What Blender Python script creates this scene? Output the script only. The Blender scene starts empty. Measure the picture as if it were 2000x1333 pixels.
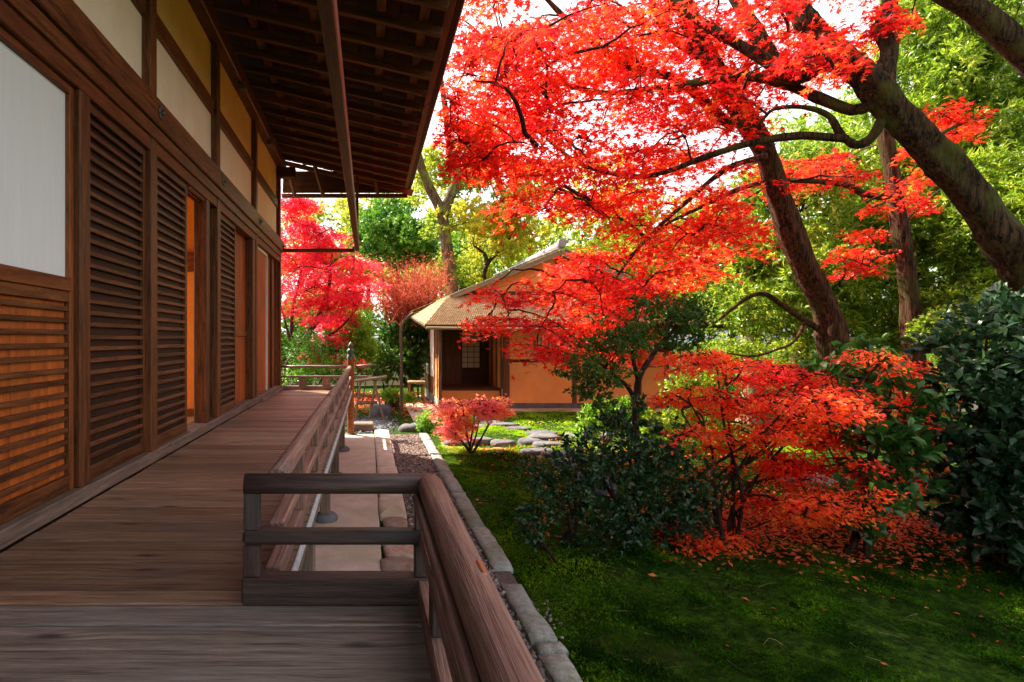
import bpy, bmesh, math, random
import numpy as np
from mathutils import Vector, Matrix
rng = np.random.default_rng(7)
random.seed(7)
SC = bpy.context.scene
COL = SC.collection

# ------------------------------------------------------------ camera, sky, sun, exposure
FLOOR = 0.87                 # veranda floor above the garden
EYE = FLOOR + 0.95
FPX = 1133.0                 # focal length in pixels of the 2000 px photograph
cam_d = bpy.data.cameras.new('camera')
cam_d.sensor_width = 36.0
cam_d.lens = 36.0 * FPX / 2000.0
cam_d.shift_x = 0.14
cam_d.shift_y = -0.00175
cam_d.clip_start = 0.05
cam_d.clip_end = 600
cam = bpy.data.objects.new('camera', cam_d)
cam.location = (0, 0, EYE)
cam.rotation_euler = (math.radians(90), 0, 0)
COL.objects.link(cam)
SC.camera = cam

SUN_EL = math.radians(49)
SUN_AZ = math.radians(-48)   # measured from +Y towards +X
sun_dir = Vector((math.sin(SUN_AZ) * math.cos(SUN_EL), math.cos(SUN_AZ) * math.cos(SUN_EL), math.sin(SUN_EL)))
world = bpy.data.worlds.new('World')
SC.world = world
world.use_nodes = True
wn = world.node_tree
sky = wn.nodes.new('ShaderNodeTexSky')
sky.sky_type = 'NISHITA'
sky.sun_disc = False
sky.sun_elevation = SUN_EL
sky.sun_rotation = SUN_AZ
sky.air_density = 1.0
sky.dust_density = 2.5
sky.ozone_density = 1.0
bg = wn.nodes['Background']
bg.inputs['Strength'].default_value = 0.118
hs = wn.nodes.new('ShaderNodeHueSaturation')      # desaturated to warm the shade: a whiter sky than the clear-air model
hs.inputs['Saturation'].default_value = .10
wn.links.new(sky.outputs[0], hs.inputs['Color'])
wn.links.new(hs.outputs[0], bg.inputs['Color'])
sl = bpy.data.lights.new('sun', 'SUN')
sl.energy = 5.0
sl.angle = math.radians(0.6)
sl.color = (1.0, 0.87, 0.67)
sun = bpy.data.objects.new('sun', sl)
sun.rotation_euler = sun_dir.to_track_quat('Z', 'Y').to_euler()
sun.location = (-10, 12, 20)
COL.objects.link(sun)
SC.view_settings.view_transform = 'Standard'
SC.view_settings.look = 'None'
SC.view_settings.gamma = 1.0
SC.view_settings.use_curve_mapping = False
SC.view_settings.exposure = 1.85
try:
    SC.cycles.max_bounces = 8
    SC.cycles.diffuse_bounces = 4
    SC.cycles.transmission_bounces = 6
    SC.cycles.caustics_reflective = False
    SC.cycles.caustics_refractive = False
    SC.cycles.use_denoising = True
except Exception:
    pass

# ------------------------------------------------------------ pixel <-> world helpers (photograph measurements)
def P(px, py, Y):
    return np.array([(px - 720) / FPX * Y, Y, EYE - (py - 663) / FPX * Y])
def G(px, py):
    Y = FPX * EYE / (py - 663)
    return np.array([(px - 720) / FPX * Y, Y, 0.0])

# ------------------------------------------------------------ scene helpers
W = {}
def link(o, parent=None, world_m=None):
    COL.objects.link(o)
    m = world_m if world_m is not None else Matrix.Identity(4)
    if parent is not None:
        o.parent = parent
        o.matrix_parent_inverse = W[parent.name].inverted()
    o.matrix_basis = m
    W[o.name] = m.copy()
    return o
def tag(o, label=None, cat=None, group=None, kind=None):
    if label: o['label'] = label
    if cat: o['category'] = cat
    if group: o['group'] = group
    if kind: o['kind'] = kind
    return o
def thing(name, label, cat, loc=(0, 0, 0), group=None):
    o = bpy.data.objects.new(name, None)
    o.empty_display_size = 0.1
    link(o, None, Matrix.Translation(Vector(loc)))
    return tag(o, label, cat, group)

def mesh_np(name, V, F, mat=None, smooth=False):
    """V (n,3), F list of (m,k) arrays"""
    V = np.asarray(V, dtype=np.float32)
    if not isinstance(F, (list, tuple)): F = [F]
    me = bpy.data.meshes.new(name)
    me.vertices.add(len(V)); me.vertices.foreach_set('co', V.ravel())
    tot = sum(f.size for f in F); nf = sum(len(f) for f in F)
    me.loops.add(tot); me.polygons.add(nf)
    me.loops.foreach_set('vertex_index', np.concatenate([f.ravel() for f in F]).astype(np.int32))
    starts = []; s = 0
    for f in F:
        starts.append(s + np.arange(len(f)) * f.shape[1]); s += f.size
    me.polygons.foreach_set('loop_start', np.concatenate(starts).astype(np.int32))
    if smooth:
        me.polygons.foreach_set('use_smooth', np.ones(nf, dtype=bool))
    me.update(calc_edges=True)
    if mat: me.materials.append(mat)
    return me
def obj_np(name, V, F, mat, parent=None, smooth=False, loc=None):
    if loc is None:
        loc = W[parent.name].to_translation() if parent is not None else Vector((0, 0, 0))
    loc = Vector(loc)
    me = mesh_np(name, np.asarray(V) - np.array(loc), F, mat, smooth)
    return link(bpy.data.objects.new(name, me), parent, Matrix.Translation(loc))

class Acc:
    def __init__(s): s.V = []; s.T = []; s.Q = []; s.n = 0
    def add(s, V, F):
        F = np.asarray(F) + s.n
        (s.T if F.shape[1] == 3 else s.Q).append(F)
        s.V.append(np.asarray(V, dtype=float)); s.n += len(V)
    def build(s, name, mat, parent=None, smooth=False, loc=None):
        if not s.V: return None
        F = []
        if s.T: F.append(np.concatenate(s.T))
        if s.Q: F.append(np.concatenate(s.Q))
        return obj_np(name, np.concatenate(s.V), F, mat, parent, smooth, loc)

_cache = {}
def box_mesh(L, w, h, bev, mat, name):
    key = (round(L, 4), round(w, 4), round(h, 4), bev, mat.name)
    if key in _cache: return _cache[key]
    bm = bmesh.new()
    bmesh.ops.create_cube(bm, size=1)
    bmesh.ops.scale(bm, vec=(L, w, h), verts=bm.verts)
    if bev > 0:
        bmesh.ops.bevel(bm, geom=bm.edges[:], offset=min(bev, w * .3, h * .3), segments=1, affect='EDGES')
    me = bpy.data.meshes.new(name); bm.to_mesh(me); bm.free()
    me.materials.append(mat)
    _cache[key] = me
    return me
def axes(p0, p1, up=(0, 0, 1)):
    p0 = Vector(p0); p1 = Vector(p1)
    x = (p1 - p0); L = x.length; x.normalize()
    u = Vector(up)
    if abs(x.dot(u)) > .95: u = Vector((0, 1, 0))
    y = u.cross(x).normalized(); z = x.cross(y)
    m = Matrix((x, y, z)).transposed().to_4x4()
    m.translation = (p0 + p1) / 2
    return m, L
def beam(name, p0, p1, w, h, mat, parent=None, bev=.004, up=(0, 0, 1)):
    m, L = axes(p0, p1, up)
    return link(bpy.data.objects.new(name, box_mesh(L, w, h, bev, mat, name)), parent, m)
def box(name, x0, x1, y0, y1, z0, z1, mat, parent=None, bev=.004):
    dx, dy, dz = abs(x1 - x0), abs(y1 - y0), abs(z1 - z0)
    cx, cy, cz = (x0 + x1) / 2, (y0 + y1) / 2, (z0 + z1) / 2
    if dz >= dx and dz >= dy: return beam(name, (cx, cy, min(z0, z1)), (cx, cy, max(z0, z1)), dx, dy, mat, parent, bev)
    if dy >= dx: return beam(name, (cx, min(y0, y1), cz), (cx, max(y0, y1), cz), dx, dz, mat, parent, bev)
    return beam(name, (min(x0, x1), cy, cz), (max(x0, x1), cy, cz), dy, dz, mat, parent, bev)

def resample(pts, n):
    pts = np.asarray(pts, float)
    if len(pts) == 2:
        t = np.linspace(0, 1, n)[:, None]
        return pts[0] * (1 - t) + pts[1] * t
    ext = np.vstack([2 * pts[0] - pts[1], pts, 2 * pts[-1] - pts[-2]])
    d = np.concatenate([[0], np.cumsum(np.linalg.norm(np.diff(pts, axis=0), axis=1))])
    out = []
    for s in np.linspace(0, d[-1], n):
        i = min(np.searchsorted(d, s, side='right') - 1, len(pts) - 2)
        t = (s - d[i]) / max(d[i + 1] - d[i], 1e-9)
        p0, p1, p2, p3 = ext[i], ext[i + 1], ext[i + 2], ext[i + 3]
        out.append(.5 * ((2 * p1) + (-p0 + p2) * t + (2 * p0 - 5 * p1 + 4 * p2 - p3) * t * t + (-p0 + 3 * p1 - 3 * p2 + p3) * t ** 3))
    return np.array(out)
def tube(acc, pts, r0, r1, segs=6, n=None, rough=0.0, cap=False, wob=0.0, power=1.0, flare=0.0):
    n = n or max(3, len(pts) * 3)
    c = resample(pts, n)
    if wob > 0:
        w = rng.normal(0, wob, (n, 3)); w[0] = 0; c = c + w
    t = np.gradient(c, axis=0); t /= np.linalg.norm(t, axis=1)[:, None] + 1e-9
    ref = np.array([0.31, 0.95, 0.05]) if abs(t[0][1]) < .8 else np.array([1, 0, .1])
    tt = np.linspace(0, 1, n)
    rad = r0 + (r1 - r0) * tt ** power
    if segs >= 12 and r0 > .04: rad = rad * (1 + .05 * np.sin(tt * 31 + rng.random() * 6) + .04 * np.sin(tt * 67 + rng.random() * 6))
    if flare: rad = rad * (1 + flare * np.exp(-tt * 9))
    th = np.linspace(0, 2 * np.pi, segs, endpoint=False)
    V = np.zeros((n, segs, 3))
    ph = rng.random(3) * 6
    for i in range(n):
        a = np.cross(t[i], ref); a /= np.linalg.norm(a); b = np.cross(t[i], a)
        rr = rad[i] * np.ones(segs)
        if rough > 0:
            rr = rr * (1 + rough * np.sin(3 * th + ph[0] + i * .13) + rough * .7 * np.sin(5 * th + ph[1] - i * .1) + rng.normal(0, rough * .35, segs))
        V[i] = c[i] + rr[:, None] * (np.cos(th)[:, None] * a + np.sin(th)[:, None] * b)
    k = np.arange(segs); k2 = (k + 1) % segs
    F = np.concatenate([np.stack([i * segs + k, i * segs + k2, (i + 1) * segs + k2, (i + 1) * segs + k], 1) for i in range(n - 1)])
    acc.add(V.reshape(-1, 3), F)
    if cap:
        for i in (0, n - 1):
            acc.add(np.vstack([V[i], c[i]]), np.stack([k, k2, np.full(segs, segs)], 1))
    return c

# ------------------------------------------------------------ materials
def nodes(name):
    m = bpy.data.materials.new(name); m.use_nodes = True
    return m, m.node_tree.nodes, m.node_tree.links, m.node_tree.nodes['Principled BSDF']
def ramp(N, stops):
    r = N.new('ShaderNodeValToRGB')
    while len(r.color_ramp.elements) < len(stops): r.color_ramp.elements.new(.5)
    for e, (p, c) in zip(r.color_ramp.elements, stops):
        e.position = p; e.color = (*c, 1)
    return r
def math_node(N, L, op, a, b):
    n = N.new('ShaderNodeMath'); n.operation = op
    for i, v in enumerate((a, b)):
        if isinstance(v, (int, float)): n.inputs[i].default_value = v
        else: L.new(v, n.inputs[i])
    return n.outputs[0]
def wood(name, dark, light, rough=.6, var=.35, along=1.0, across=16.0, bump=.25, knots=False, spec=.3, blotch=None):
    m, N, L, b = nodes(name)
    tc = N.new('ShaderNodeTexCoord'); oi = N.new('ShaderNodeObjectInfo')
    off = N.new('ShaderNodeVectorMath'); off.operation = 'SCALE'
    off.inputs[0].default_value = (17.3, 9.1, 23.7); L.new(oi.outputs['Random'], off.inputs['Scale'])
    ad = N.new('ShaderNodeVectorMath'); ad.operation = 'ADD'
    L.new(tc.outputs['Object'], ad.inputs[0]); L.new(off.outputs[0], ad.inputs[1])
    mp = N.new('ShaderNodeMapping'); mp.inputs['Scale'].default_value = (along, across, across)
    L.new(ad.outputs[0], mp.inputs['Vector'])
    vec = mp.outputs[0]
    if knots:
        kv = N.new('ShaderNodeMapping'); kv.inputs['Scale'].default_value = (1.1, 3.6, .01)
        L.new(ad.outputs[0], kv.inputs['Vector'])
        vo = N.new('ShaderNodeTexVoronoi'); vo.voronoi_dimensions = '2D'; vo.inputs['Scale'].default_value = 1.0
        L.new(kv.outputs[0], vo.inputs['Vector'])
        kr = N.new('ShaderNodeMapRange'); kr.inputs[1].default_value = .025; kr.inputs[2].default_value = .085
        kr.inputs[3].default_value = 1; kr.inputs[4].default_value = 0
        L.new(vo.outputs['Distance'], kr.inputs[0])
        bend = N.new('ShaderNodeMapRange'); bend.inputs[1].default_value = 0; bend.inputs[2].default_value = .26
        bend.inputs[3].default_value = .9; bend.inputs[4].default_value = 0
        L.new(vo.outputs['Distance'], bend.inputs[0])
        cx = N.new('ShaderNodeCombineXYZ'); L.new(bend.outputs[0], cx.inputs[1])
        a2 = N.new('ShaderNodeVectorMath'); a2.operation = 'ADD'
        L.new(vec, a2.inputs[0]); L.new(cx.outputs[0], a2.inputs[1]); vec = a2.outputs[0]
    n1 = N.new('ShaderNodeTexNoise'); n1.inputs['Scale'].default_value = 2.2; n1.inputs['Detail'].default_value = 7
    n1.inputs['Roughness'].default_value = .62; n1.inputs['Distortion'].default_value = .12
    L.new(vec, n1.inputs['Vector'])
    n2 = N.new('ShaderNodeTexNoise'); n2.inputs['Scale'].default_value = 11; n2.inputs['Detail'].default_value = 3
    L.new(vec, n2.inputs['Vector'])
    f = math_node(N, L, 'ADD', math_node(N, L, 'MULTIPLY', n1.outputs[0], .7), math_node(N, L, 'MULTIPLY', n2.outputs[0], .3))
    r = ramp(N, [(.33, dark), (.64, light)])
    L.new(f, r.inputs[0])
    col = r.outputs[0]
    if blotch:
        n3 = N.new('ShaderNodeTexNoise'); n3.inputs['Scale'].default_value = 1.6; n3.inputs['Detail'].default_value = 4
        L.new(ad.outputs[0], n3.inputs['Vector'])
        br = N.new('ShaderNodeMapRange'); br.inputs[1].default_value = .48; br.inputs[2].default_value = .66
        L.new(n3.outputs[0], br.inputs[0])
        mx = N.new('ShaderNodeMix'); mx.data_type = 'RGBA'
        L.new(math_node(N, L, 'MULTIPLY', br.outputs[0], blotch[1]), mx.inputs[0]); L.new(col, mx.inputs[6]); mx.inputs[7].default_value = (*blotch[0], 1)
        col = mx.outputs[2]
    if knots:
        mx = N.new('ShaderNodeMix'); mx.data_type = 'RGBA'
        L.new(math_node(N, L, 'MULTIPLY', kr.outputs[0], .75), mx.inputs[0]); L.new(col, mx.inputs[6])
        mx.inputs[7].default_value = (dark[0] * .25, dark[1] * .25, dark[2] * .25, 1)
        col = mx.outputs[2]
    hv = N.new('ShaderNodeHueSaturation')
    vr = N.new('ShaderNodeMapRange'); vr.inputs[3].default_value = 1 - var; vr.inputs[4].default_value = 1 + var
    L.new(oi.outputs['Random'], vr.inputs[0]); L.new(vr.outputs[0], hv.inputs['Value']); L.new(col, hv.inputs['Color'])
    L.new(hv.outputs[0], b.inputs['Base Color'])
    rr = N.new('ShaderNodeMapRange'); rr.inputs[3].default_value = rough - .12; rr.inputs[4].default_value = rough + .15
    L.new(n1.outputs[0], rr.inputs[0]); L.new(rr.outputs[0], b.inputs['Roughness'])
    b.inputs['Specular IOR Level'].default_value = spec
    bp = N.new('ShaderNodeBump'); bp.inputs['Strength'].default_value = bump; bp.inputs['Distance'].default_value = .01
    L.new(f, bp.inputs['Height']); L.new(bp.outputs[0], b.inputs['Normal'])
    return m
def speckle(name, stops, scale=8, detail=6, rough=.85, bump=.3, dist=.01, objvar=.0, second=None, spec=.25, tri=None):
    """noise-mottled surface; second = (scale, lo, hi, colour, strength) overlays patches"""
    m, N, L, b = nodes(name)
    ge = N.new('ShaderNodeNewGeometry')
    n1 = N.new('ShaderNodeTexNoise'); n1.inputs['Scale'].default_value = scale; n1.inputs['Detail'].default_value = detail
    n1.inputs['Roughness'].default_value = .65
    L.new(ge.outputs['Position'], n1.inputs['Vector'])
    r = ramp(N, stops); L.new(n1.outputs[0], r.inputs[0]); col = r.outputs[0]
    for sec in ([second] if isinstance(second, tuple) else (second or [])):
        n3 = N.new('ShaderNodeTexNoise'); n3.inputs['Scale'].default_value = sec[0]; n3.inputs['Detail'].default_value = 6
        L.new(ge.outputs['Position'], n3.inputs['Vector'])
        br = N.new('ShaderNodeMapRange'); br.inputs[1].default_value = sec[1]; br.inputs[2].default_value = sec[2]
        L.new(n3.outputs[0], br.inputs[0])
        mx = N.new('ShaderNodeMix'); mx.data_type = 'RGBA'
        L.new(math_node(N, L, 'MULTIPLY', br.outputs[0], sec[4]), mx.inputs[0]); L.new(col, mx.inputs[6]); mx.inputs[7].default_value = (*sec[3], 1)
        col = mx.outputs[2]
    if objvar:
        oi = N.new('ShaderNodeObjectInfo'); hv = N.new('ShaderNodeHueSaturation')
        s = math_node(N, L, 'FRACT', math_node(N, L, 'ADD', oi.outputs['Random'], ge.outputs['Random Per Island']), 0)
        vr = N.new('ShaderNodeMapRange'); vr.inputs[3].default_value = 1 - objvar; vr.inputs[4].default_value = 1 + objvar
        L.new(s, vr.inputs[0]); L.new(vr.outputs[0], hv.inputs['Value']); L.new(col, hv.inputs['Color']); col = hv.outputs[0]
    L.new(col, b.inputs['Base Color'])
    b.inputs['Roughness'].default_value = rough
    b.inputs['Specular IOR Level'].default_value = spec
    bp = N.new('ShaderNodeBump'); bp.inputs['Strength'].default_value = bump; bp.inputs['Distance'].default_value = dist
    L.new(n1.outputs[0], bp.inputs['Height']); L.new(bp.outputs[0], b.inputs['Normal'])
    return m
def bark(name, dark, light, moss=None, mossy=.5):
    m, N, L, b = nodes(name)
    ge = N.new('ShaderNodeNewGeometry')
    mp = N.new('ShaderNodeMapping'); mp.inputs['Scale'].default_value = (22, 22, 3.2); L.new(ge.outputs['Position'], mp.inputs['Vector'])
    n1 = N.new('ShaderNodeTexNoise'); n1.inputs['Scale'].default_value = 1.3; n1.inputs['Detail'].default_value = 8
    n1.inputs['Roughness'].default_value = .7; n1.inputs['Distortion'].default_value = .6
    L.new(mp.outputs[0], n1.inputs['Vector'])
    r = ramp(N, [(.40, dark), (.5, tuple(np.array(dark) * .6 + np.array(light) * .4)), (.60, light)]); L.new(n1.outputs[0], r.inputs[0])
    col = r.outputs[0]
    if moss:
        n3 = N.new('ShaderNodeTexNoise'); n3.inputs['Scale'].default_value = 2.3; n3.inputs['Detail'].default_value = 9
        L.new(ge.outputs['Position'], n3.inputs['Vector'])
        br = N.new('ShaderNodeMapRange'); br.inputs[1].default_value = .5; br.inputs[2].default_value = .62; L.new(n3.outputs[0], br.inputs[0])
        mx = N.new('ShaderNodeMix'); mx.data_type = 'RGBA'
        L.new(math_node(N, L, 'MULTIPLY', br.outputs[0], mossy), mx.inputs[0]); L.new(col, mx.inputs[6]); mx.inputs[7].default_value = (*moss, 1)
        col = mx.outputs[2]
    L.new(col, b.inputs['Base Color']); b.inputs['Roughness'].default_value = .9; b.inputs['Specular IOR Level'].default_value = .15
    bp = N.new('ShaderNodeBump'); bp.inputs['Strength'].default_value = 1.0; bp.inputs['Distance'].default_value = .06
    L.new(n1.outputs[0], bp.inputs['Height']); L.new(bp.outputs[0], b.inputs['Normal'])
    return m
def leafmat(name, stops, trans=.45, rough=.45, spec=.35, tcol=1.3, patch=.45, pscale=.9):
    m, N, L, b = nodes(name)
    ge = N.new('ShaderNodeNewGeometry'); oi = N.new('ShaderNodeObjectInfo')
    s = math_node(N, L, 'FRACT', math_node(N, L, 'ADD', ge.outputs['Random Per Island'], oi.outputs['Random']), 0)
    no = N.new('ShaderNodeTexNoise'); no.inputs['Scale'].default_value = pscale; no.inputs['Detail'].default_value = 2
    L.new(ge.outputs['Position'], no.inputs['Vector'])
    pr = N.new('ShaderNodeMapRange'); pr.inputs[1].default_value = .3; pr.inputs[2].default_value = .7; L.new(no.outputs[0], pr.inputs[0])
    f = math_node(N, L, 'ADD', math_node(N, L, 'MULTIPLY', s, 1 - patch), math_node(N, L, 'MULTIPLY', pr.outputs[0], patch))
    r = ramp(N, stops); L.new(f, r.inputs[0])
    L.new(r.outputs[0], b.inputs['Base Color']); b.inputs['Roughness'].default_value = rough; b.inputs['Specular IOR Level'].default_value = spec
    tr = N.new('ShaderNodeBsdfTranslucent')
    g = N.new('ShaderNodeVectorMath'); g.operation = 'SCALE'; g.inputs['Scale'].default_value = tcol
    L.new(r.outputs[0], g.inputs[0]); L.new(g.outputs[0], tr.inputs['Color'])
    mx = N.new('ShaderNodeMixShader'); mx.inputs[0].default_value = trans
    L.new(b.outputs[0], mx.inputs[1]); L.new(tr.outputs[0], mx.inputs[2])
    L.new(mx.outputs[0], N['Material Output'].inputs['Surface'])
    return m
def plain(name, c, rough=.6, metal=0.0, spec=.3, trans=0.0):
    m, N, L, b = nodes(name)
    b.inputs['Base Color'].default_value = (*c, 1); b.inputs['Roughness'].default_value = rough
    b.inputs['Metallic'].default_value = metal; b.inputs['Specular IOR Level'].default_value = spec
    return m

M = {}
M['wall_wood'] = wood('wall_wood', (.014, .0045, .0015), (.21, .070, .021), rough=.45, var=.25, across=18, along=1.6)
M['slat_wood'] = wood('slat_wood', (.02, .006, .002), (.19, .066, .024), rough=.45, var=.4, across=24, along=2)
M['warm_wood'] = wood('warm_wood', (.06, .015, .004), (.32, .095, .025), rough=.5, var=.25, across=10)
M['panel_wood'] = wood('panel_wood', (.22, .045, .008), (.55, .14, .022), rough=.5, var=.25, across=9, blotch=((.2, .05, .015), .6))
M['back_wood'] = wood('back_wood', (.012, .004, .002), (.05, .017, .007), rough=.6, var=.25, across=9)
M['eave_wood'] = wood('eave_wood', (.03, .009, .003), (.17, .053, .018), rough=.6, var=.3, across=12)
M['eave_board'] = wood('eave_board', (.014, .004, .002), (.07, .022, .009), rough=.7, var=.4, across=8)
M['deck'] = wood('deck', (.06, .030, .018), (.50, .30, .19), rough=.40, var=.32, across=34, along=1.3, bump=.8, knots=True, spec=.35, blotch=((.17, .16, .16), .4))
M['deck_grey'] = wood('deck_grey', (.065, .046, .038), (.50, .40, .345), rough=.40, var=.18, across=30, along=1.2, bump=.9, knots=True, spec=.4, blotch=((.21, .215, .22), .45))  # weathered grey boards, with a cool light cast mixed into the colour
M['rail'] = wood('rail', (.055, .027, .022), (.40, .23, .185), rough=.5, var=.12, across=36, along=1.3, bump=.6, spec=.4)
M['rail_dark'] = wood('rail_dark', (.022, .014, .012), (.12, .075, .065), rough=.5, var=.15, across=24, along=1.2, bump=.6, spec=.4, blotch=((.06, .10, .11), .35))  # the teal blotch paints a cool light cast into the wood
M['old_post'] = wood('old_post', (.07, .05, .04), (.24, .17, .13), rough=.8, var=.25, across=14)
M['tea_wood'] = wood('tea_wood', (.07, .03, .016), (.26, .11, .055), rough=.7, var=.25, across=14)
M['tea_dark'] = wood('tea_dark', (.03, .013, .007), (.10, .045, .022), rough=.6, var=.25, across=9)
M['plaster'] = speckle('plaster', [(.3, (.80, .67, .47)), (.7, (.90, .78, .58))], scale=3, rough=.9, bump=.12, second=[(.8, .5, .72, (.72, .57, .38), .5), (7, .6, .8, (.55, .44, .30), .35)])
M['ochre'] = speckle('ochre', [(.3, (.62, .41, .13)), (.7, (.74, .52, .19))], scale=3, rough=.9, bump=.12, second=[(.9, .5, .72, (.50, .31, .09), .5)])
M['room_orange'] = speckle('room_orange', [(.3, (.80, .27, .05)), (.7, (.90, .38, .09))], scale=2.5, rough=.8, bump=.05)
M['room_floor'] = wood('room_floor', (.5, .27, .09), (.75, .46, .18), rough=.5, var=.1)
M['tea_plaster'] = speckle('tea_plaster', [(.3, (.86, .30, .09)), (.7, (.94, .41, .145))], scale=2.2, rough=.9, bump=.15, second=[(.9, .5, .75, (.66, .30, .13), .6), (26, .6, .75, (.5, .2, .08), .3)])
M['white_plaster'] = speckle('white_plaster', [(.3, (.72, .70, .64)), (.7, (.82, .80, .75))], scale=3, rough=.9, bump=.05)
M['garden_plaster'] = speckle('garden_plaster', [(.3, (.52, .46, .30)), (.7, (.66, .60, .42))], scale=2, rough=.9, bump=.1)
M['concrete'] = speckle('concrete', [(.3, (.46, .37, .31)), (.7, (.64, .53, .45))], scale=5, detail=9, rough=.85, bump=.25, second=[(1.3, .48, .66, (.40, .36, .22), .7), (60, .55, .75, (.22, .17, .14), .4)])
M['edge_stone'] = speckle('edge_stone', [(.3, (.22, .125, .095)), (.7, (.48, .32, .24))], scale=14, detail=9, rough=.9, bump=.8, dist=.02, objvar=.25, second=(3, .5, .7, (.36, .32, .28), .6))
M['kerb_stone'] = speckle('kerb_stone', [(.3, (.17, .18, .17)), (.7, (.42, .42, .38))], scale=22, detail=9, rough=.9, bump=.6, dist=.01, objvar=.15, second=[(2.5, .5, .68, (.14, .17, .07), .6), (90, .55, .7, (.10, .10, .10), .6)])
M['step_stone'] = speckle('step_stone', [(.3, (.06, .065, .075)), (.7, (.17, .17, .185))], scale=7, detail=9, rough=.85, bump=.5, dist=.02, objvar=.15)
M['dark_rock'] = speckle('dark_rock', [(.3, (.025, .03, .04)), (.7, (.12, .13, .16))], scale=6, detail=9, rough=.6, bump=.7, dist=.03)
M['pebble'] = speckle('pebble', [(.3, (.13, .11, .10)), (.7, (.30, .25, .23))], scale=9, rough=.75, bump=.3, objvar=.65)
M['pebble_brown'] = speckle('pebble_brown', [(.3, (.10, .07, .065)), (.7, (.27, .20, .18))], scale=9, rough=.75, bump=.3, objvar=.7)
M['pebble_blue'] = speckle('pebble_blue', [(.3, (.09, .10, .125)), (.7, (.22, .24, .27))], scale=9, rough=.8, bump=.3, objvar=.4)
M['earth'] = speckle('earth', [(.3, (.15, .10, .035)), (.7, (.34, .25, .09))], scale=7, detail=9, rough=1, bump=.6, dist=.02, spec=.05, second=(1.6, .45, .6, (.10, .15, .015), .8))
M['gravel_bed'] = speckle('gravel_bed', [(.3, (.05, .04, .035)), (.7, (.16, .12, .11))], scale=45, rough=.9, bump=.9)
M['moss_ground'] = speckle('moss_ground', [(.34, (.006, .014, .002)), (.5, (.022, .055, .005)), (.66, (.07, .14, .010))], scale=14, detail=10, rough=1, bump=1.0, dist=.05, spec=.05,
                           second=[(.9, .56, .70, (.10, .085, .025), .5), (40, .5, .7, (.04, .07, .01), .6)])
M['bark_red'] = bark('bark_red', (.014, .007, .004), (.15, .062, .032), (.05, .05, .012), .7)
M['bark_moss'] = bark('bark_moss', (.010, .007, .004), (.11, .062, .030), (.085, .085, .016), .85)
M['bark_green'] = bark('bark_green', (.03, .022, .012), (.20, .14, .075), (.17, .19, .035), .9)
M['bark_pale'] = bark('bark_pale', (.20, .14, .08), (.48, .38, .24), (.18, .20, .05), .6)
M['twig'] = bark('twig', (.025, .014, .010), (.10, .055, .035))
M['twig_red'] = bark('twig_red', (.35, .07, .04), (.62, .16, .09))
M['tile'] = speckle('tile', [(.3, (.06, .055, .05)), (.7, (.14, .12, .11))], scale=9, rough=.6, bump=.3, objvar=.3)
M['tile_pale'] = speckle('tile_pale', [(.3, (.20, .20, .22)), (.7, (.36, .36, .38))], scale=8, rough=.55, bump=.2, objvar=.15)
M['shingle'] = speckle('shingle', [(.3, (.34, .23, .12)), (.7, (.62, .46, .27))], scale=18, detail=8, rough=.9, bump=.7, dist=.02, objvar=.12, second=(1.2, .5, .7, (.30, .22, .09), .4))
M['bronze'] = plain('bronze', (.10, .13, .10), .45, .7)
M['copper'] = plain('copper', (.55, .27, .16), .4, .75)
M['dark_metal'] = plain('dark_metal', (.06, .055, .05), .45, .6)
M['lead'] = speckle('lead', [(.3, (.34, .38, .42)), (.7, (.70, .74, .78))], scale=20, rough=.5, bump=.3)
M['drain'] = wood('drain', (.05, .035, .02), (.14, .10, .06), rough=.7, var=.1)
M['bamboo'] = wood('bamboo', (.16, .12, .07), (.36, .29, .18), rough=.6, var=.1)

def paper(name, a, b_):
    m, N, L, b = nodes(name)
    tc = N.new('ShaderNodeTexCoord'); mp = N.new('ShaderNodeMapping'); mp.inputs['Scale'].default_value = (1.2, 30, 30)
    L.new(tc.outputs['Object'], mp.inputs['Vector'])
    n = N.new('ShaderNodeTexNoise'); n.inputs['Scale'].default_value = 1.5; n.inputs['Detail'].default_value = 6; L.new(mp.outputs[0], n.inputs['Vector'])
    r = ramp(N, [(.3, a), (.7, b_)]); L.new(n.outputs[0], r.inputs[0]); L.new(r.outputs[0], b.inputs['Base Color'])
    b.inputs['Roughness'].default_value = .85; b.inputs['Specular IOR Level'].default_value = .15
    return m
M['paper'] = paper('paper', (.81, .83, .85), (.86, .88, .90))
M['paper_warm'] = paper('paper_warm', (.70, .60, .42), (.80, .70, .50))

RED = [(0, (.42, .005, .014)), (.35, (.72, .014, .018)), (.66, (.80, .052, .014)), (1, (.90, .23, .03))]
M['maple_red'] = leafmat('maple_red', RED, trans=.55, patch=.5, pscale=.8)
M['maple_crimson'] = leafmat('maple_crimson', [(0, (.60, .01, .07)), (.5, (.82, .025, .07)), (1, (.85, .10, .04))], trans=.5)
M['maple_pink'] = leafmat('maple_pink', [(0, (.78, .03, .07)), (.4, (.80, .05, .05)), (.75, (.82, .12, .03)), (1, (.85, .25, .04))], trans=.5, patch=.6, pscale=.8)
M['coral'] = leafmat('coral', [(0, (.60, .05, .03)), (.6, (.75, .13, .07)), (1, (.80, .28, .15))], trans=.4)
M['dwarf_pink'] = leafmat('dwarf_pink', [(0, (.95, .20, .30)), (.5, (.95, .26, .20)), (1, (.95, .52, .14))], trans=.5, patch=.75, pscale=1.9)
M['orange'] = leafmat('orange', [(0, (.90, .03, .06)), (.35, (.93, .065, .03)), (.75, (.95, .17, .02)), (1, (.92, .36, .04))], trans=.55, patch=.55, pscale=1.6)
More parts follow.
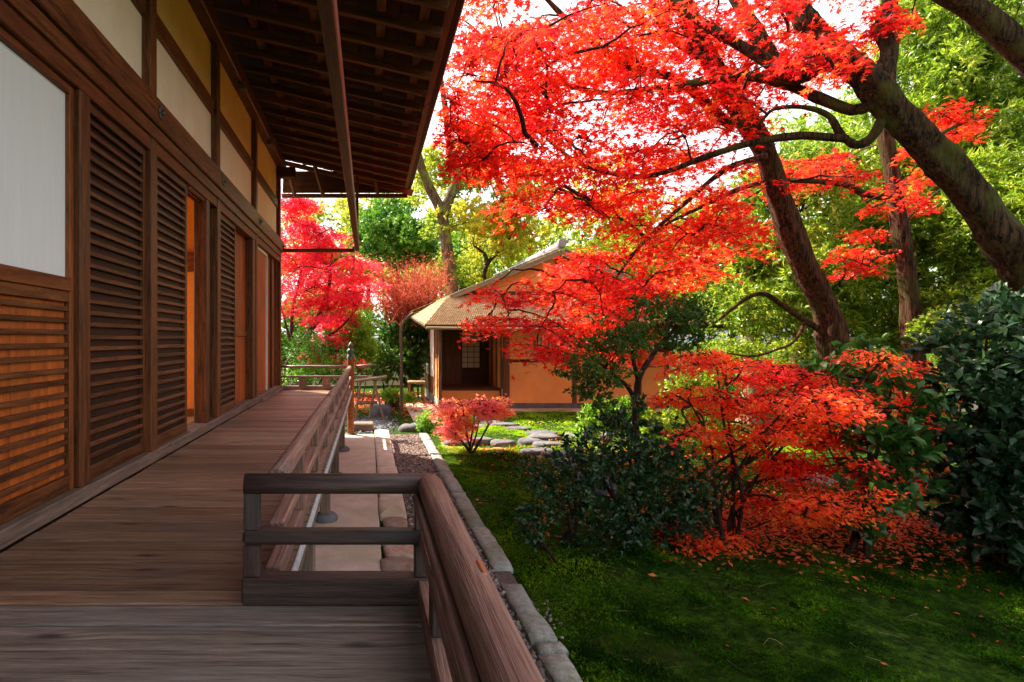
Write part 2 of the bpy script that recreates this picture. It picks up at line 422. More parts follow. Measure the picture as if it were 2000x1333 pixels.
M['evergreen'] = leafmat('evergreen', [(0, (.03, .09, .008)), (.35, (.12, .23, .014)), (.7, (.36, .46, .03)), (1, (.60, .58, .12))], trans=.42, rough=.3, patch=.4, pscale=.5)
M['yellow_green'] = leafmat('yellow_green', [(0, (.12, .22, .02)), (.4, (.32, .40, .03)), (.8, (.62, .54, .05)), (1, (.75, .60, .14))], trans=.5, patch=.6, pscale=.45)
M['mid_green'] = leafmat('mid_green', [(0, (.025, .10, .012)), (.5, (.08, .23, .018)), (1, (.26, .40, .04))], trans=.35, rough=.4)
M['bright_green'] = leafmat('bright_green', [(0, (.08, .24, .02)), (.5, (.18, .38, .03)), (1, (.42, .46, .05))], trans=.5)
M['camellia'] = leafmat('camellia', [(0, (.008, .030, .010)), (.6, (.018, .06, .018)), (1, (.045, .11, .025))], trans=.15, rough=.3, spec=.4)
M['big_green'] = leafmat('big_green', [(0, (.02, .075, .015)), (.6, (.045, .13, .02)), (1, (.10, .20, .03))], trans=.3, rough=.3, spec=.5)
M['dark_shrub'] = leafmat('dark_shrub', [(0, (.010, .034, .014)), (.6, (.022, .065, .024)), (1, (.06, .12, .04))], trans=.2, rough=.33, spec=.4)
M['small_green'] = leafmat('small_green', [(0, (.02, .075, .01)), (.6, (.05, .14, .015)), (1, (.13, .23, .03))], trans=.35, rough=.35)
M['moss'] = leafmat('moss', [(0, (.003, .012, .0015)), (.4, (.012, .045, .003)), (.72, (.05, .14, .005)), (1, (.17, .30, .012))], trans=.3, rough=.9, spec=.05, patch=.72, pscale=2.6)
M['moss_mid'] = leafmat('moss_mid', [(0, (.035, .09, .004)), (.5, (.10, .20, .008)), (1, (.24, .34, .016))], trans=.3, rough=.9, spec=.05, patch=.65, pscale=2.4)  # lighter moss copy: the light along the kerb is in the colour
M['moss_bright'] = leafmat('moss_bright', [(0, (.12, .28, .01)), (.5, (.27, .48, .015)), (1, (.46, .58, .04))], trans=.35, rough=.9, spec=.05, patch=.6, pscale=1.5)  # sunlit copy of the moss, sun brightness put into the colour
M['litter'] = leafmat('litter', [(0, (.45, .03, .02)), (.5, (.70, .10, .03)), (1, (.75, .30, .10))], trans=.3)

# ============================================================ GROUND
def gh(x, y):
    """garden relief"""
    x = np.asarray(x, float); y = np.asarray(y, float)
    m = np.clip((x - 1.12) / .5, 0, 1)
    h = m * (.03 * np.sin(x * 1.7 + y * .9) + .025 * np.sin(x * 3.1 - y * 2.3 + 1) + .012 * np.sin(x * 7.3 + 2) * np.sin(y * 6.1))
    h = h + m * .10 * np.exp(-(((x - 1.9) / .45) ** 2 + ((y - 9.0) / .45) ** 2))
    far = np.clip((y - 16) / 3, 0, 1)
    return h * (1 - .7 * np.clip((y - 11) / 2, 0, 1)) - .004 * (1 - m) + .05 * far * np.sin(x * .8 + y * .5)
def axis_pts(lo, hi, dense_lo, dense_hi, step):
    a = np.arange(dense_lo, dense_hi, step)
    l = dense_lo - np.geomspace(step, dense_lo - lo, 26)[::-1]
    r = dense_hi + np.geomspace(step, hi - dense_hi, 26)
    return np.concatenate([l, a, r])
gx = axis_pts(-180, 220, 0.9, 9.0, .07); gy = axis_pts(-120, 320, 2.4, 16.0, .08)
X, Y = np.meshgrid(gx, gy)
bump = rng.normal(0, .008, X.shape) * ((X > 1.1) & (X < 9) & (Y > 2.4) & (Y < 15))
V = np.stack([X, Y, gh(X, Y) + bump], -1).reshape(-1, 3)
nx, ny = len(gx), len(gy)
ii = (np.arange(ny - 1)[:, None] * nx + np.arange(nx - 1)[None, :]).ravel()
F = np.stack([ii, ii + 1, ii + nx + 1, ii + nx], 1)
tag(obj_np('ground', V, F, M['moss_ground'], smooth=True), kind='structure')

def blob_stone(acc, c, rx, ry, rz, seg=10, rings=4, irr=.14, rot=0.0, slab=False):
    th = np.linspace(0, 2 * np.pi, seg, endpoint=False)
    prof = 1 + irr * rng.normal(0, 1, seg); prof = (prof + np.roll(prof, 1) * .6 + np.roll(prof, -1) * .6) / 2.2
    Vs = []
    hs = [(-.35, .92), (0.25, 1.0), (.70, .90), (.95, .66), (1.0, .3)][:rings + 1]
    if slab: hs = [(-.4, .97), (.55, 1.0), (.86, .95), (.98, .86), (1.0, .4)]
    for h, k in hs:
        x = np.cos(th) * rx * k * prof; y = np.sin(th) * ry * k * prof
        z = np.full(seg, h * rz) + rng.normal(0, rz * .06, seg)
        Vs.append(np.stack([x * math.cos(rot) - y * math.sin(rot), x * math.sin(rot) + y * math.cos(rot), z], 1) + c)
    Vs.append(np.array([[c[0], c[1], c[2] + rz * 1.0]]))
    Vv = np.vstack(Vs); k = np.arange(seg); k2 = (k + 1) % seg; n = len(hs)
    Q = np.concatenate([np.stack([i * seg + k, i * seg + k2, (i + 1) * seg + k2, (i + 1) * seg + k], 1) for i in range(n - 1)])
    T = np.stack([(n - 1) * seg + k, (n - 1) * seg + k2, np.full(seg, n * seg)], 1)
    b0 = acc.n
    acc.V.append(Vv); acc.Q.append(Q + b0); acc.T.append(T + b0); acc.n += len(Vv)

# paved strip under the eaves with its rough edging stones
pav = box('pavement', -3.2, .105, 1.0, 10.95, -.2, .03, M['concrete'], None, .01)
tag(pav, kind='structure')
y = 1.2
while y < 10.8:
    big = random.random() < .4
    ln = random.uniform(.26, .5); w0 = random.uniform(.07, .14) if not big else random.uniform(.03, .07)
    far_ = y > 5.7
    if far_: ln = random.uniform(.55, .95); w0 = random.uniform(.108, .118)
    a = Acc()
    n = 24 if far_ else 16
    x0, x1 = w0, .385 + random.uniform(-.012, .012)
    cx, cy, hx, hy = (x0 + x1) / 2, y + ln / 2, (x1 - x0) / 2, ln / 2 - (.005 if far_ else .010)
    th = np.linspace(0, 2 * np.pi, n, endpoint=False)
    ex = 14 if far_ else 5
    px = np.sign(np.cos(th)) * np.abs(np.cos(th)) ** (2 / ex); py = np.sign(np.sin(th)) * np.abs(np.sin(th)) ** (2 / ex)
    jit = 1 + rng.normal(0, .006 if far_ else .03, n)
    rings = [(-.1, 1.0), (.034, 1.0), (.043, .96), (.045, .6)]
    Vs = [np.stack([cx + px * hx * k * jit, cy + py * hy * k * jit, np.full(n, h) + rng.normal(0, .004, n)], 1) for h, k in rings]
    Vs.append(np.array([[cx, cy, .046]]))
    k = np.arange(n); k2 = (k + 1) % n
    Q = np.concatenate([np.stack([i * n + k, i * n + k2, (i + 1) * n + k2, (i + 1) * n + k], 1) for i in range(3)])
    T = np.stack([3 * n + k, 3 * n + k2, np.full(n, 4 * n)], 1)
    obj_np('edge_stone', np.vstack(Vs), [T, Q], M['concrete' if far_ else 'edge_stone'], pav, smooth=not far_, loc=(cx, cy, 0))
    y += ln
# gravel bed and pebbles
gb = box('gravel_bed', .36, .96, .9, 11.0, -.2, .012, M['gravel_bed'], None, 0)
tag(gb, kind='structure')
ico = bmesh.new(); bmesh.ops.create_icosphere(ico, subdivisions=1, radius=1.0)
IV = np.array([v.co[:] for v in ico.verts]); IF = np.array([[v.index for v in f.verts] for f in ico.faces]); ico.free()
def pebbles(name, xy, size, mat, z=.015, flat=.6):
    n = len(xy)
    S = rng.uniform(size[0], size[1], n); a = rng.random(n) * 6.28
    sc = np.stack([S * rng.uniform(.8, 1.4, n), S * rng.uniform(.6, 1.0, n), S * rng.uniform(.4, .75, n) * flat / .6], 1)
    Vv = IV[None] * sc[:, None, :] * (1 + rng.normal(0, .10, (n, len(IV), 1)))
    ca, sa = np.cos(a)[:, None], np.sin(a)[:, None]
    x = Vv[..., 0] * ca - Vv[..., 1] * sa; yy = Vv[..., 0] * sa + Vv[..., 1] * ca
    tilt = rng.normal(0, .35, n)[:, None]
    z_ = Vv[..., 2] + x * tilt
    zz = np.broadcast_to(np.asarray(z), (n,))
    Vv = np.stack([x + xy[:, :1], yy + xy[:, 1:2], z_ + zz[:, None] + S[:, None] * .15], -1).reshape(-1, 3)
    Ff = (IF[None] + (np.arange(n) * len(IV))[:, None, None]).reshape(-1, 3)
    return tag(obj_np(name, Vv, Ff, mat, smooth=True), kind='stuff')
n = 2600
yy = 1.2 + 4.6 * rng.random(n) ** 1.1
pebbles('pebbles', np.stack([rng.uniform(.40, .955, n), yy], 1), (.012, .030), M['pebble'])
n = 7000
yy = rng.uniform(4.2, 10.95, n)
pebbles('gravel', np.stack([rng.uniform(.40, .955, n), yy], 1), (.010, .024), M['pebble_brown'])
g = np.stack([rng.normal(.05, .22, 1500), rng.normal(12.3, .55, 1500)], 1)
pebbles('gravel', g[(g[:, 1] > 11.05)], (.014, .03), M['pebble_blue'])
g = np.stack([rng.normal(1.15, .05, 40), rng.normal(3.75, .16, 40)], 1)
pebbles('pebbles', g, (.008, .017), M['pebble'], z=.02)
# kerb of long cut stones
kb = box('kerb_bed', .965, 1.10, .9, 10.98, -.25, .02, M['gravel_bed'], None, 0); tag(kb, kind='structure')
for (ya, yb, dx, rr) in [(.95, 1.75, 0, .0), (1.76, 2.62, .0, .0), (2.635, 3.28, 0, .0), (3.30, 3.40, .02, 0), (3.42, 4.22, 0, 0), (4.50, 5.5, .01, .01), (5.515, 6.72, 0, 0), (6.735, 7.75, 0, 0), (7.765, 8.9, 0, 0), (8.915, 10.2, 0, 0), (10.21, 10.97, 0, 0)]:
    bm = bmesh.new(); bmesh.ops.create_grid(bm, x_segments=3, y_segments=max(3, int((yb - ya) / .12)), size=.5)
    for v in bm.verts:
        ex = abs(v.co.x) > .49 or abs(v.co.y) > .49
        v.co = Vector((v.co.x * .155 + random.gauss(0, .005), v.co.y * (yb - ya) + random.gauss(0, .004), .072 + random.gauss(0, .005) - (.008 if ex else 0)))
    ret = bmesh.ops.extrude_edge_only(bm, edges=[e for e in bm.edges if e.is_boundary])
    for v in [g for g in ret['geom'] if isinstance(g, bmesh.types.BMVert)]: v.co.z = -.1
    me = bpy.data.meshes.new('kerb_stone'); bm.to_mesh(me); bm.free(); me.materials.append(M['kerb_stone'])
    me.polygons.foreach_set('use_smooth', np.ones(len(me.polygons), dtype=bool))
    link(bpy.data.objects.new('kerb_stone', me), kb, Matrix.Translation((1.035 + dx, (ya + yb) / 2, -.02)) @ Matrix.Rotation(rr, 4, 'Z'))

# ============================================================ TEMPLE HALL
Z = FLOOR
hall = thing('temple_hall', 'dark timber temple hall with slatted sliding shutters, white upper walls and a plank veranda', 'temple hall', (-1.7, 5.5, 0))
YE = 10.97
WW, SW = M['wall_wood'], M['slat_wood']
# --- body that carries the wall
fw = box('foundation_wall', -2.0, -1.9, -3, 11.0, 0, .82, M['back_wood'], hall)
box('room_floor', -4.3, -1.82, -3, 11.0, Z - .05, Z - .002, M['room_floor'], hall, 0)
for yv in (-2.9, 1.9, 4.5, 7.25, YE): box('rear_post', -4.36, -4.24, yv - .06, yv + .06, 0, Z + 4.2, WW, hall)
box('rear_wall', -4.34, -4.28, -2.84, 1.84, Z, Z + 2.45, M['plaster'], hall, 0)
box('rear_wall', -4.34, -4.28, 7.32, 10.9, Z, Z + 2.45, M['plaster'], hall, 0)
box('rear_wall', -4.34, -4.28, -2.84, 10.9, Z + 2.46, Z + 4.2, M['plaster'], hall, 0)
box('end_wall', -4.2, -1.86, 10.93, 10.98, 0, Z + 4.3, M['plaster'], hall, 0)
box('end_wall', -4.2, -1.86, -2.98, -2.93, 0, Z + 4.3, M['plaster'], hall, 0)
box('room_ceiling', -4.2, -1.86, -2.9, 10.9, Z + 2.9, Z + 2.94, M['warm_wood'], hall, 0)
pt = box('partition_wall', -4.2, -1.86, 7.18, 7.24, Z + .0, Z + 2.88, M['room_orange'], hall, 0)
box('partition_rail', -4.2, -1.86, 7.13, 7.178, Z + 1.86, Z + 2.02, M['warm_wood'], hall)
box('partition_rail', -4.2, -1.86, 7.15, 7.178, Z + 1.78, Z + 1.84, M['warm_wood'], hall)
box('partition_rail', -4.2, -1.86, 7.13, 7.178, Z + .0, Z + .09, M['warm_wood'], hall)
box('partition_wall', -4.2, -1.86, 4.46, 4.5, Z, Z + 2.88, M['room_orange'], hall, 0)
# --- main frame
posts = [-1.6, .35, 2.38, 4.50, 6.45, 8.64, YE]
for yv in posts:
    box('post', -1.79, -1.66, yv - .065, yv + .065, 0, Z + 2.60, WW, hall, .006)
    box('post', -1.79, -1.665, yv - .065, yv + .065, Z + 2.813, Z + 4.2, WW, hall, .006)
box('sill', -1.86, -1.646, -3, YE + .1, Z + .002, Z + .088, M['old_post'], hall, .008)
box('tie_beam', -1.77, -1.615, -3, YE + .14, Z + 2.603, Z + 2.81, WW, hall, .008)
box('door_head', -1.80, -1.668, -3, YE, Z + 2.40, Z + 2.60, M['warm_wood'], hall, .004)
box('head_moulding', -1.668, -1.645, -3, YE, Z + 2.50, Z + 2.60, WW, hall, .004)
box('wall_plate', -1.83, -1.60, -3, YE + .35, Z + 4.2, Z + 4.40, WW, hall, .01)
for yv in np.arange(-1.0, 11, 2.1):
    box('plate_bracket', -1.66, -1.56, yv - .06, yv + .06, Z + 4.12, Z + 4.198, M['old_post'], hall)
box('corner_bracket', -1.90, -1.38, YE - .08, YE + .08, Z + 4.0, Z + 4.19, M['eave_board'], hall, .01)
for a, b in zip(posts[:-1], posts[1:]):
    box('transom_rail', -1.765, -1.70, a + .067, b - .067, Z + 3.42, Z + 3.575, WW, hall, .004)
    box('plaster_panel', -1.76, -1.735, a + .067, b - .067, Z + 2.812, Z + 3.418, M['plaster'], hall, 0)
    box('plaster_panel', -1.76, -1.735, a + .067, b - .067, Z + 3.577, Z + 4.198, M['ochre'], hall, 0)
# nail covers: little bronze flowers on the tie beam
for yv in posts[2:]:
    a = Acc()
    for k in range(6):
        th = k * math.pi / 3
        blob_stone(a, np.array([0, .032 * math.cos(th), .032 * math.sin(th)]), .02, .02, .012, 6, 3, .02)
    bm = bmesh.new()
    for k in range(6):
        th = k * math.pi / 3
        bmesh.ops.create_uvsphere(bm, u_segments=8, v_segments=5, radius=.02, matrix=Matrix.Translation((0, .03 * math.cos(th), .03 * math.sin(th))) @ Matrix.Diagonal((.45, 1, 1.3, 1)))
    bmesh.ops.create_uvsphere(bm, u_segments=10, v_segments=6, radius=.022, matrix=Matrix.Translation((.012, 0, 0)))
    me = bpy.data.meshes.new('nail_cover'); bm.to_mesh(me); bm.free(); me.materials.append(M['bronze'])
    link(bpy.data.objects.new('nail_cover', me), hall, Matrix.Translation((-1.608, yv, Z + 2.705)))

# --- sliding panels
def slat_door(y0, y1, z0, z1, x, pitch=.0735, backing='back_wood', stile=.045, name='slatted_shutter', label=None):
    fr = box(name, x - .012, x, y0 + .01, y1 - .01, z0 + .01, z1 - .01, M[backing], hall, 0)   # the board behind the slats
    if label: fr['label'] = label
    for yy_ in (y0 + stile / 2, y1 - stile / 2):
        box('stile', x + .001, x + .034, yy_ - stile / 2, yy_ + stile / 2, z0, z1, WW, fr, .003)
    box('bottom_rail', x + .001, x + .034, y0 + stile + .001, y1 - stile - .001, z0, z0 + .085, WW, fr, .003)
    box('top_rail', x + .001, x + .034, y0 + stile + .001, y1 - stile - .001, z1 - .06, z1, WW, fr, .003)
    z = z0 + .085 + pitch * .75
    while z < z1 - .085:
        zz = z + random.uniform(-.002, .002)
        beam('slat', (x + .016, y0 + stile + .001, zz), (x + .016, y1 - stile - .001, zz + random.uniform(-.004, .004)), random.uniform(.0262, .029).__round__(3), .028, SW, fr, .003)
        z += pitch
    return fr
def boards(parent, y0, y1, z0, z1, x, nb, mat):
    w = (y1 - y0) / nb
    for i in range(nb):
        box('board', x + .0005, x + .006 + random.uniform(0, .002), y0 + i * w + .0015, y0 + (i + 1) * w - .0015, z0, z1, mat, parent, .002)
z0, z1 = Z + .09, Z + 2.398
# bay 0: paper screen over slatted wainscot
sc = box('paper_screen', -1.735, -1.727, 2.46, 3.30, Z + 1.30, z1 - .05, M['paper'], hall, 0)
box('stile', -1.745, -1.70, 3.302, 3.345, z0, z1, M['warm_wood'], sc, .003)
box('stile', -1.745, -1.70, 2.42, 2.458, z0, z1, M['warm_wood'], sc, .003)
box('top_rail', -1.745, -1.70, 2.46, 3.30, z1 - .048, z1, M['warm_wood'], sc, .003)
wc = slat_door(2.46, 3.30, z0, Z + 1.22, -1.735, pitch=.069, backing='panel_wood', stile=.004, name='wainscot')
boards(wc, 2.464, 3.296, z0 + .09, Z + 1.16, -1.735, 5, M['panel_wood'])
box('rail', -1.74, -1.69, 2.46, 3.30, Z + 1.222, Z + 1.298, M['warm_wood'], wc, .004)
box('jamb', -1.80, -1.665, 3.35, 3.475, z0, z1, WW, hall, .006)
slat_door(3.48, 4.43, z0, z1, -1.735)
slat_door(4.57, 5.44, z0, z1, -1.735)
# opening 5.45 - 5.97
box('jamb', -1.80, -1.67, 5.98, 6.10, z0, z1, WW, hall, .006)
box('jamb', -1.84, -1.74, 6.105, 6.38, z0, z1, M['back_wood'], hall, .004)
for k in range(3): box('track_rail', -1.80 + k * .045, -1.775 + k * .045, 5.45, 5.97, z1 - .03, z1 - .001, WW, hall, .003)
slat_door(6.52, 7.42, z0, z1, -1.735)
bd = box('board_door', -1.80, -1.785, 7.43, 8.52, z0, z1, M['warm_wood'], hall, 0)
boards(bd, 7.43, 8.52, z0, z1, -1.785, 6, M['panel_wood'])
box('door_rail', -1.778, -1.755, 7.44, 8.51, z0 + .9, z0 + .98, M['warm_wood'], bd)
box('jamb', -1.78, -1.67, 8.36, 8.56, z0, z1, WW, hall, .005)
wd = box('framed_door', -1.755, -1.742, 8.80, 9.80, z0, z1 - .05, M['panel_wood'], hall, 0); wd['label'] = 'orange board door in a pale painted frame'
boards(wd, 8.84, 9.76, z0 + .04, z1 - .1, -1.742, 4, M['panel_wood'])
for a, b in ((8.76, 8.80), (9.80, 9.84)): box('door_frame', -1.76, -1.715, a, b, z0, z1 - .05, M['white_plaster'], wd, .003)
box('door_frame', -1.76, -1.715, 8.76, 9.84, z1 - .048, z1 - .005, M['white_plaster'], wd, .003)
box('threshold_step', -1.64, -1.58, 8.75, YE - .1, Z + .002, Z + .05, M['old_post'], hall, .004)
bd2 = box('dark_door', -1.80, -1.76, 9.85, 10.88, z0, z1, M['warm_wood'], hall, 0)
for yv in (9.87, 10.35, 10.86): box('stile', -1.758, -1.72, yv - .03, yv + .03, z0, z1, WW, bd2)
for a, b in ((-2.9, -1.7), (-1.5, .25), (.45, 2.40)):
    slat_door(a, b, z0, z1, -1.735, pitch=.16)

# --- veranda deck of cross planks
ver = box('veranda', -1.64, -.40, 2.3, 10.99, Z - .16, Z - .045, M['back_wood'], hall, 0)
ver2 = box('veranda', -1.64, .19, -1.5, 2.0, Z - .16, Z - .045, M['back_wood'], hall, 0)
edges = [-1.4, -.9, -.35, .2, .75, 1.20, 1.58, 1.936, 2.083]
yv = 2.083
while yv < 10.85: 
    yv += random.choice([.115, .125, .14, .15, .105, .16]); edges.append(min(yv, 10.99))
if edges[-1] < 10.98: edges[-1] = 10.99
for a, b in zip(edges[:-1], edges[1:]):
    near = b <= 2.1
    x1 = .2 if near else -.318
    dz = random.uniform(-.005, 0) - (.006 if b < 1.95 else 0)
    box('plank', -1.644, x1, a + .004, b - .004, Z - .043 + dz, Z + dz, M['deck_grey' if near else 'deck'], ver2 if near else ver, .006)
box('edge_strip', -.317, -.305, 2.17, 10.98, Z - .05, Z + .004, M['lead'], ver, .002)
box('fascia', -.39, -.325, 2.17, 10.98, Z - .16, Z - .046, M['old_post'], ver, .004)
box('fascia', -.31, .195, 2.09, 2.15, Z - .16, Z - .046, M['old_post'], ver2, .004)
box('fascia', .14, .192, -1.5, 2.08, Z - .16, Z - .046, M['old_post'], ver2, .004)
# support posts on base stones
for i, (yv, hw) in enumerate([(2.35, .06), (4.04, .055), (5.75, .05), (7.45, .05), (9.3, .05)]):
    sx = -.43
    box('support_post', sx - hw, sx + hw, yv - hw, yv + hw, .10, Z - .165, M['old_post'], ver, .006)
    a = Acc(); blob_stone(a, np.array([sx, yv, .03]), .13, .12, .075, 12, 4, .06)
    a.build('base_stone', M['step_stone'], ver, True, (sx, yv, .03))

# --- railings
RW, RD = M['rail'], M['rail_dark']
def log_rail(name, p0, p1, r, mat, parent, segs=18):
    m, L = axes(p0, p1)
    bm = bmesh.new()
    # rounded top, flatter underside
    ring = []
    for k in range(segs):
        th = 2 * math.pi * k / segs
        yy_, zz_ = r * math.cos(th), r * math.sin(th)
        if zz_ < -r * .62: zz_ = -r * .62
        ring.append((yy_, zz_))
    cols = []
    nn = max(2, int(L / .3))
    for i in range(nn + 1):
        s = -L / 2 + L * i / nn
        cols.append([bm.verts.new((s, a * (1 + random.uniform(-.012, .012)), b)) for a, b in ring])
    for i in range(nn):
        for k in range(segs):
            bm.faces.new((cols[i][k], cols[i][(k + 1) % segs], cols[i + 1][(k + 1) % segs], cols[i + 1][k]))
    bm.faces.new(cols[0]); bm.faces.new(list(reversed(cols[-1])))
    bm.normal_update()
    for f in bm.faces: f.smooth = len(f.verts) == 4
    bmesh.ops.recalc_face_normals(bm, faces=bm.faces[:])
    me = bpy.data.meshes.new(name); bm.to_mesh(me); bm.free(); me.materials.append(mat)
    return link(bpy.data.objects.new(name, me), parent, m)
RX = -.352
# long railing beside the walkway
r1 = box('railing', RX - .045, RX + .015, 2.21, 10.9, Z + .002, Z + .086, RW, hall, .006); r1['label'] = 'long railing running down the walkway'
box('middle_rail', RX - .03, RX + .03, 2.215, 10.9, Z + .210, Z + .256, RW, r1, .008)
log_rail('top_rail', (RX, 2.205, Z + .417), (RX, 5.02, Z + .417), .040, RW, r1)
log_rail('top_rail', (RX, 5.03, Z + .417), (RX, 10.9, Z + .415), .039, RW, r1)
for k in range(9):
    yv = 2.98 + .855 * k
    box('strut', RX - .024, RX + .024, yv - .045, yv + .045, Z + .087, Z + .209, RW, r1, .003)
    yv -= .02
    box('strut', RX - .022, RX + .022, yv - .04, yv + .04, Z + .257, Z + .392, RW, r1, .003)
# near return across the step in the deck
r2 = box('railing', -.458, .215, 2.087, 2.165, Z - .035, Z + .088, RD, hall, .006); r2['label'] = 'short dark railing across the end of the wide deck'
box('middle_rail', -.458, .20, 2.088, 2.157, Z + .205, Z + .256, RD, r2, .014)
log_rail('top_rail', (-.452, 2.125, Z + .417), (.232, 2.125, Z + .417), .041, RD, r2)
for xx in (-.425, .196):
    box('strut', xx - .03, xx + .03, 2.095, 2.15, Z + .089, Z + .204, RD, r2, .004)
    box('strut', xx - .028, xx + .028, 2.097, 2.148, Z + .257, Z + .394, RD, r2, .004)
# outer railing beside the camera
r3 = box('railing', .175, .235, -1.5, 2.08, Z + .002, Z + .086, RW, hall, .006); r3['label'] = 'nearest railing with a thick weathered top log'
box('middle_rail', .18, .238, -1.5, 2.088, Z + .207, Z + .256, RW, r3, .008)
tr = log_rail('top_rail', (.222, -1.5, Z + .42), (.222, 2.09, Z + .42), .045, RW, r3, 24)
log_rail('lower_bead', (.172, -1.5, Z + .383), (.172, 2.07, Z + .383), .017, RW, r3, 10)
for yv in (1.72, .95, .1, -.8):
    box('strut', .183, .232, yv - .045, yv + .045, Z + .087, Z + .206, RD, r3, .003)
    box('strut', .188, .230, yv - .04, yv + .04, Z + .257, Z + .392, RD, r3, .003)
# bronze clasp on the near log
m = Matrix.Translation((.243, 1.245, Z + .4605)) @ Matrix.Rotation(math.radians(28), 4, 'Y') @ Matrix.Rotation(math.radians(90), 4, 'Z')
bm = bmesh.new()
bmesh.ops.create_cube(bm, size=1); bmesh.ops.scale(bm, vec=(.058, .017, .006), verts=bm.verts)
bmesh.ops.bevel(bm, geom=bm.edges[:], offset=.002, segments=2, affect='EDGES')
for s in (-1, 1):
    bmesh.ops.create_cone(bm, segments=8, radius1=.0085, radius2=.006, depth=.005, cap_ends=True, matrix=Matrix.Translation((s * .029, 0, 0)))
me = bpy.data.meshes.new('clasp'); bm.to_mesh(me); bm.free(); me.materials.append(M['copper'])
cl = link(bpy.data.objects.new('clasp', me), r3, m)
# (nail heads belong to the clasp mesh)
# far railing and its onion-topped corner post
r4 = box('railing', -1.63, -.42, 10.90, 10.97, Z + .002, Z + .075, RW, hall, .006); r4['label'] = 'far railing closing the end of the walkway'
box('middle_rail', -1.65, -.02, 10.91, 10.96, Z + .225, Z + .265, RW, r4, .006)
log_rail('top_rail', (-1.65, 10.935, Z + .43), (-.42, 10.935, Z + .43), .03, RW, r4)
log_rail('top_rail', (-.26, 10.935, Z + .43), (.06, 10.935, Z + .462), .028, RW, r4)
box('rail_tip', .055, .16, 10.91, 10.96, Z + .445, Z + .475, M['dark_metal'], r4, .008)
for xx in (-1.25, -.8): box('strut', xx - .07, xx + .07, 10.91, 10.96, Z + .076, Z + .224, RW, r4, .004)
a = Acc()
prof = [(.066, 0), (.066, 1.42), (.07, 1.425), (.07, 1.50), (.062, 1.505), (.062, 1.53), (.070, 1.55), (.07, 1.60), (.045, 1.615), (.035, 1.63), (.048, 1.65), (.052, 1.68), (.03, 1.715), (.008, 1.745), (.001, 1.75)]
def lathe(acc, c, prof, seg=14):
    th = np.linspace(0, 2 * np.pi, seg, endpoint=False)
    Vv = np.concatenate([np.stack([c[0] + r * np.cos(th), c[1] + r * np.sin(th), np.full(seg, c[2] + z)], 1) for r, z in prof])
    k = np.arange(seg); k2 = (k + 1) % seg
    acc.add(Vv, np.concatenate([np.stack([i * seg + k, i * seg + k2, (i + 1) * seg + k2, (i + 1) * seg + k], 1) for i in range(len(prof) - 1)]))
lathe(a, (-.34, 10.935, .02), prof[:2]); cp = a.build('corner_post', M['warm_wood'], hall, True, (-.34, 10.935, .02))
a = Acc(); lathe(a, (-.34, 10.935, .02), prof[2:]); a.build('finial', M['bronze'], cp, True, (-.34, 10.935, .02))
a = Acc(); blob_stone(a, np.array([-.34, 10.935, .0]), .14, .13, .05, 12, 4, .06); a.build('base_stone', M['step_stone'], hall, True, (-.34, 10.935, 0))

# --- eaves
EW = M['eave_wood']
x_in, z_in, x_out, z_out = -1.95, Z + 4.50, .70, EYE + 2.93
rf = None
slope = (z_out - z_in) / (x_out - x_in)
ang = math.atan(slope)
def ez(x): return z_in + (x - x_in) * slope
rs = bpy.data.objects.new('roof', None); link(rs, hall, Matrix.Translation((-1.7, 5.5, 5)))
nb = 13
for i in range(nb):       # sheathing boards above the rafters
    xa = x_in + (x_out + .02 - x_in) * i / nb; xb = x_in + (x_out + .02 - x_in) * (i + 1) / nb
    xm = (xa + xb) / 2
    beam('sheathing_board', (xm, -3, ez(xm) + .094 + random.uniform(0, .006)), (xm, 11.58, ez(xm) + .094 + random.uniform(0, .006)), (xb - xa) * 1.0 - .006, .014, M['eave_board'], rs, .002, up=(-math.sin(ang), 0, math.cos(ang)))
yv = 11.46
while yv > -2:
    beam('rafter', (x_in, yv, z_in), (x_out, yv, z_out), .062, .086, EW, rs, .004)
    yv -= .455
yv = 11.46 - .2275
for xv in (-1.25, -.55, .12, .52):      # battens across the rafters
    yv = 11.46
    while yv > -1.5:
        beam('batten', (xv, yv - .455 + .033, ez(xv) + .06), (xv, yv - .033, ez(xv) + .06), .09, .04, EW, rs, .003)
        yv -= .455
box('eave_board', .70, .775, -3, 11.62, z_out + .05, z_out + .15, EW, rs, .006)
box('eave_board', .778, .85, -3, 11.66, z_out + .085, z_out + .19, M['eave_board'], rs, .006)
# tile row at the eave edge
a_me = None
yv = 11.66
while yv > -2.5:
    if a_me is None:
        a = Acc(); tube(a, [(-.14, 0, .07), (.07, 0, 0)], .075, .078, 10, 3, cap=True)
        a_me = mesh_np('eave_tile', np.concatenate(a.V), [np.concatenate(a.T), np.concatenate(a.Q)], M['tile'], True)
    link(bpy.data.objects.new('eave_tile', a_me), rs, Matrix.Translation((.83, yv, z_out + .235)))
    yv -= .16
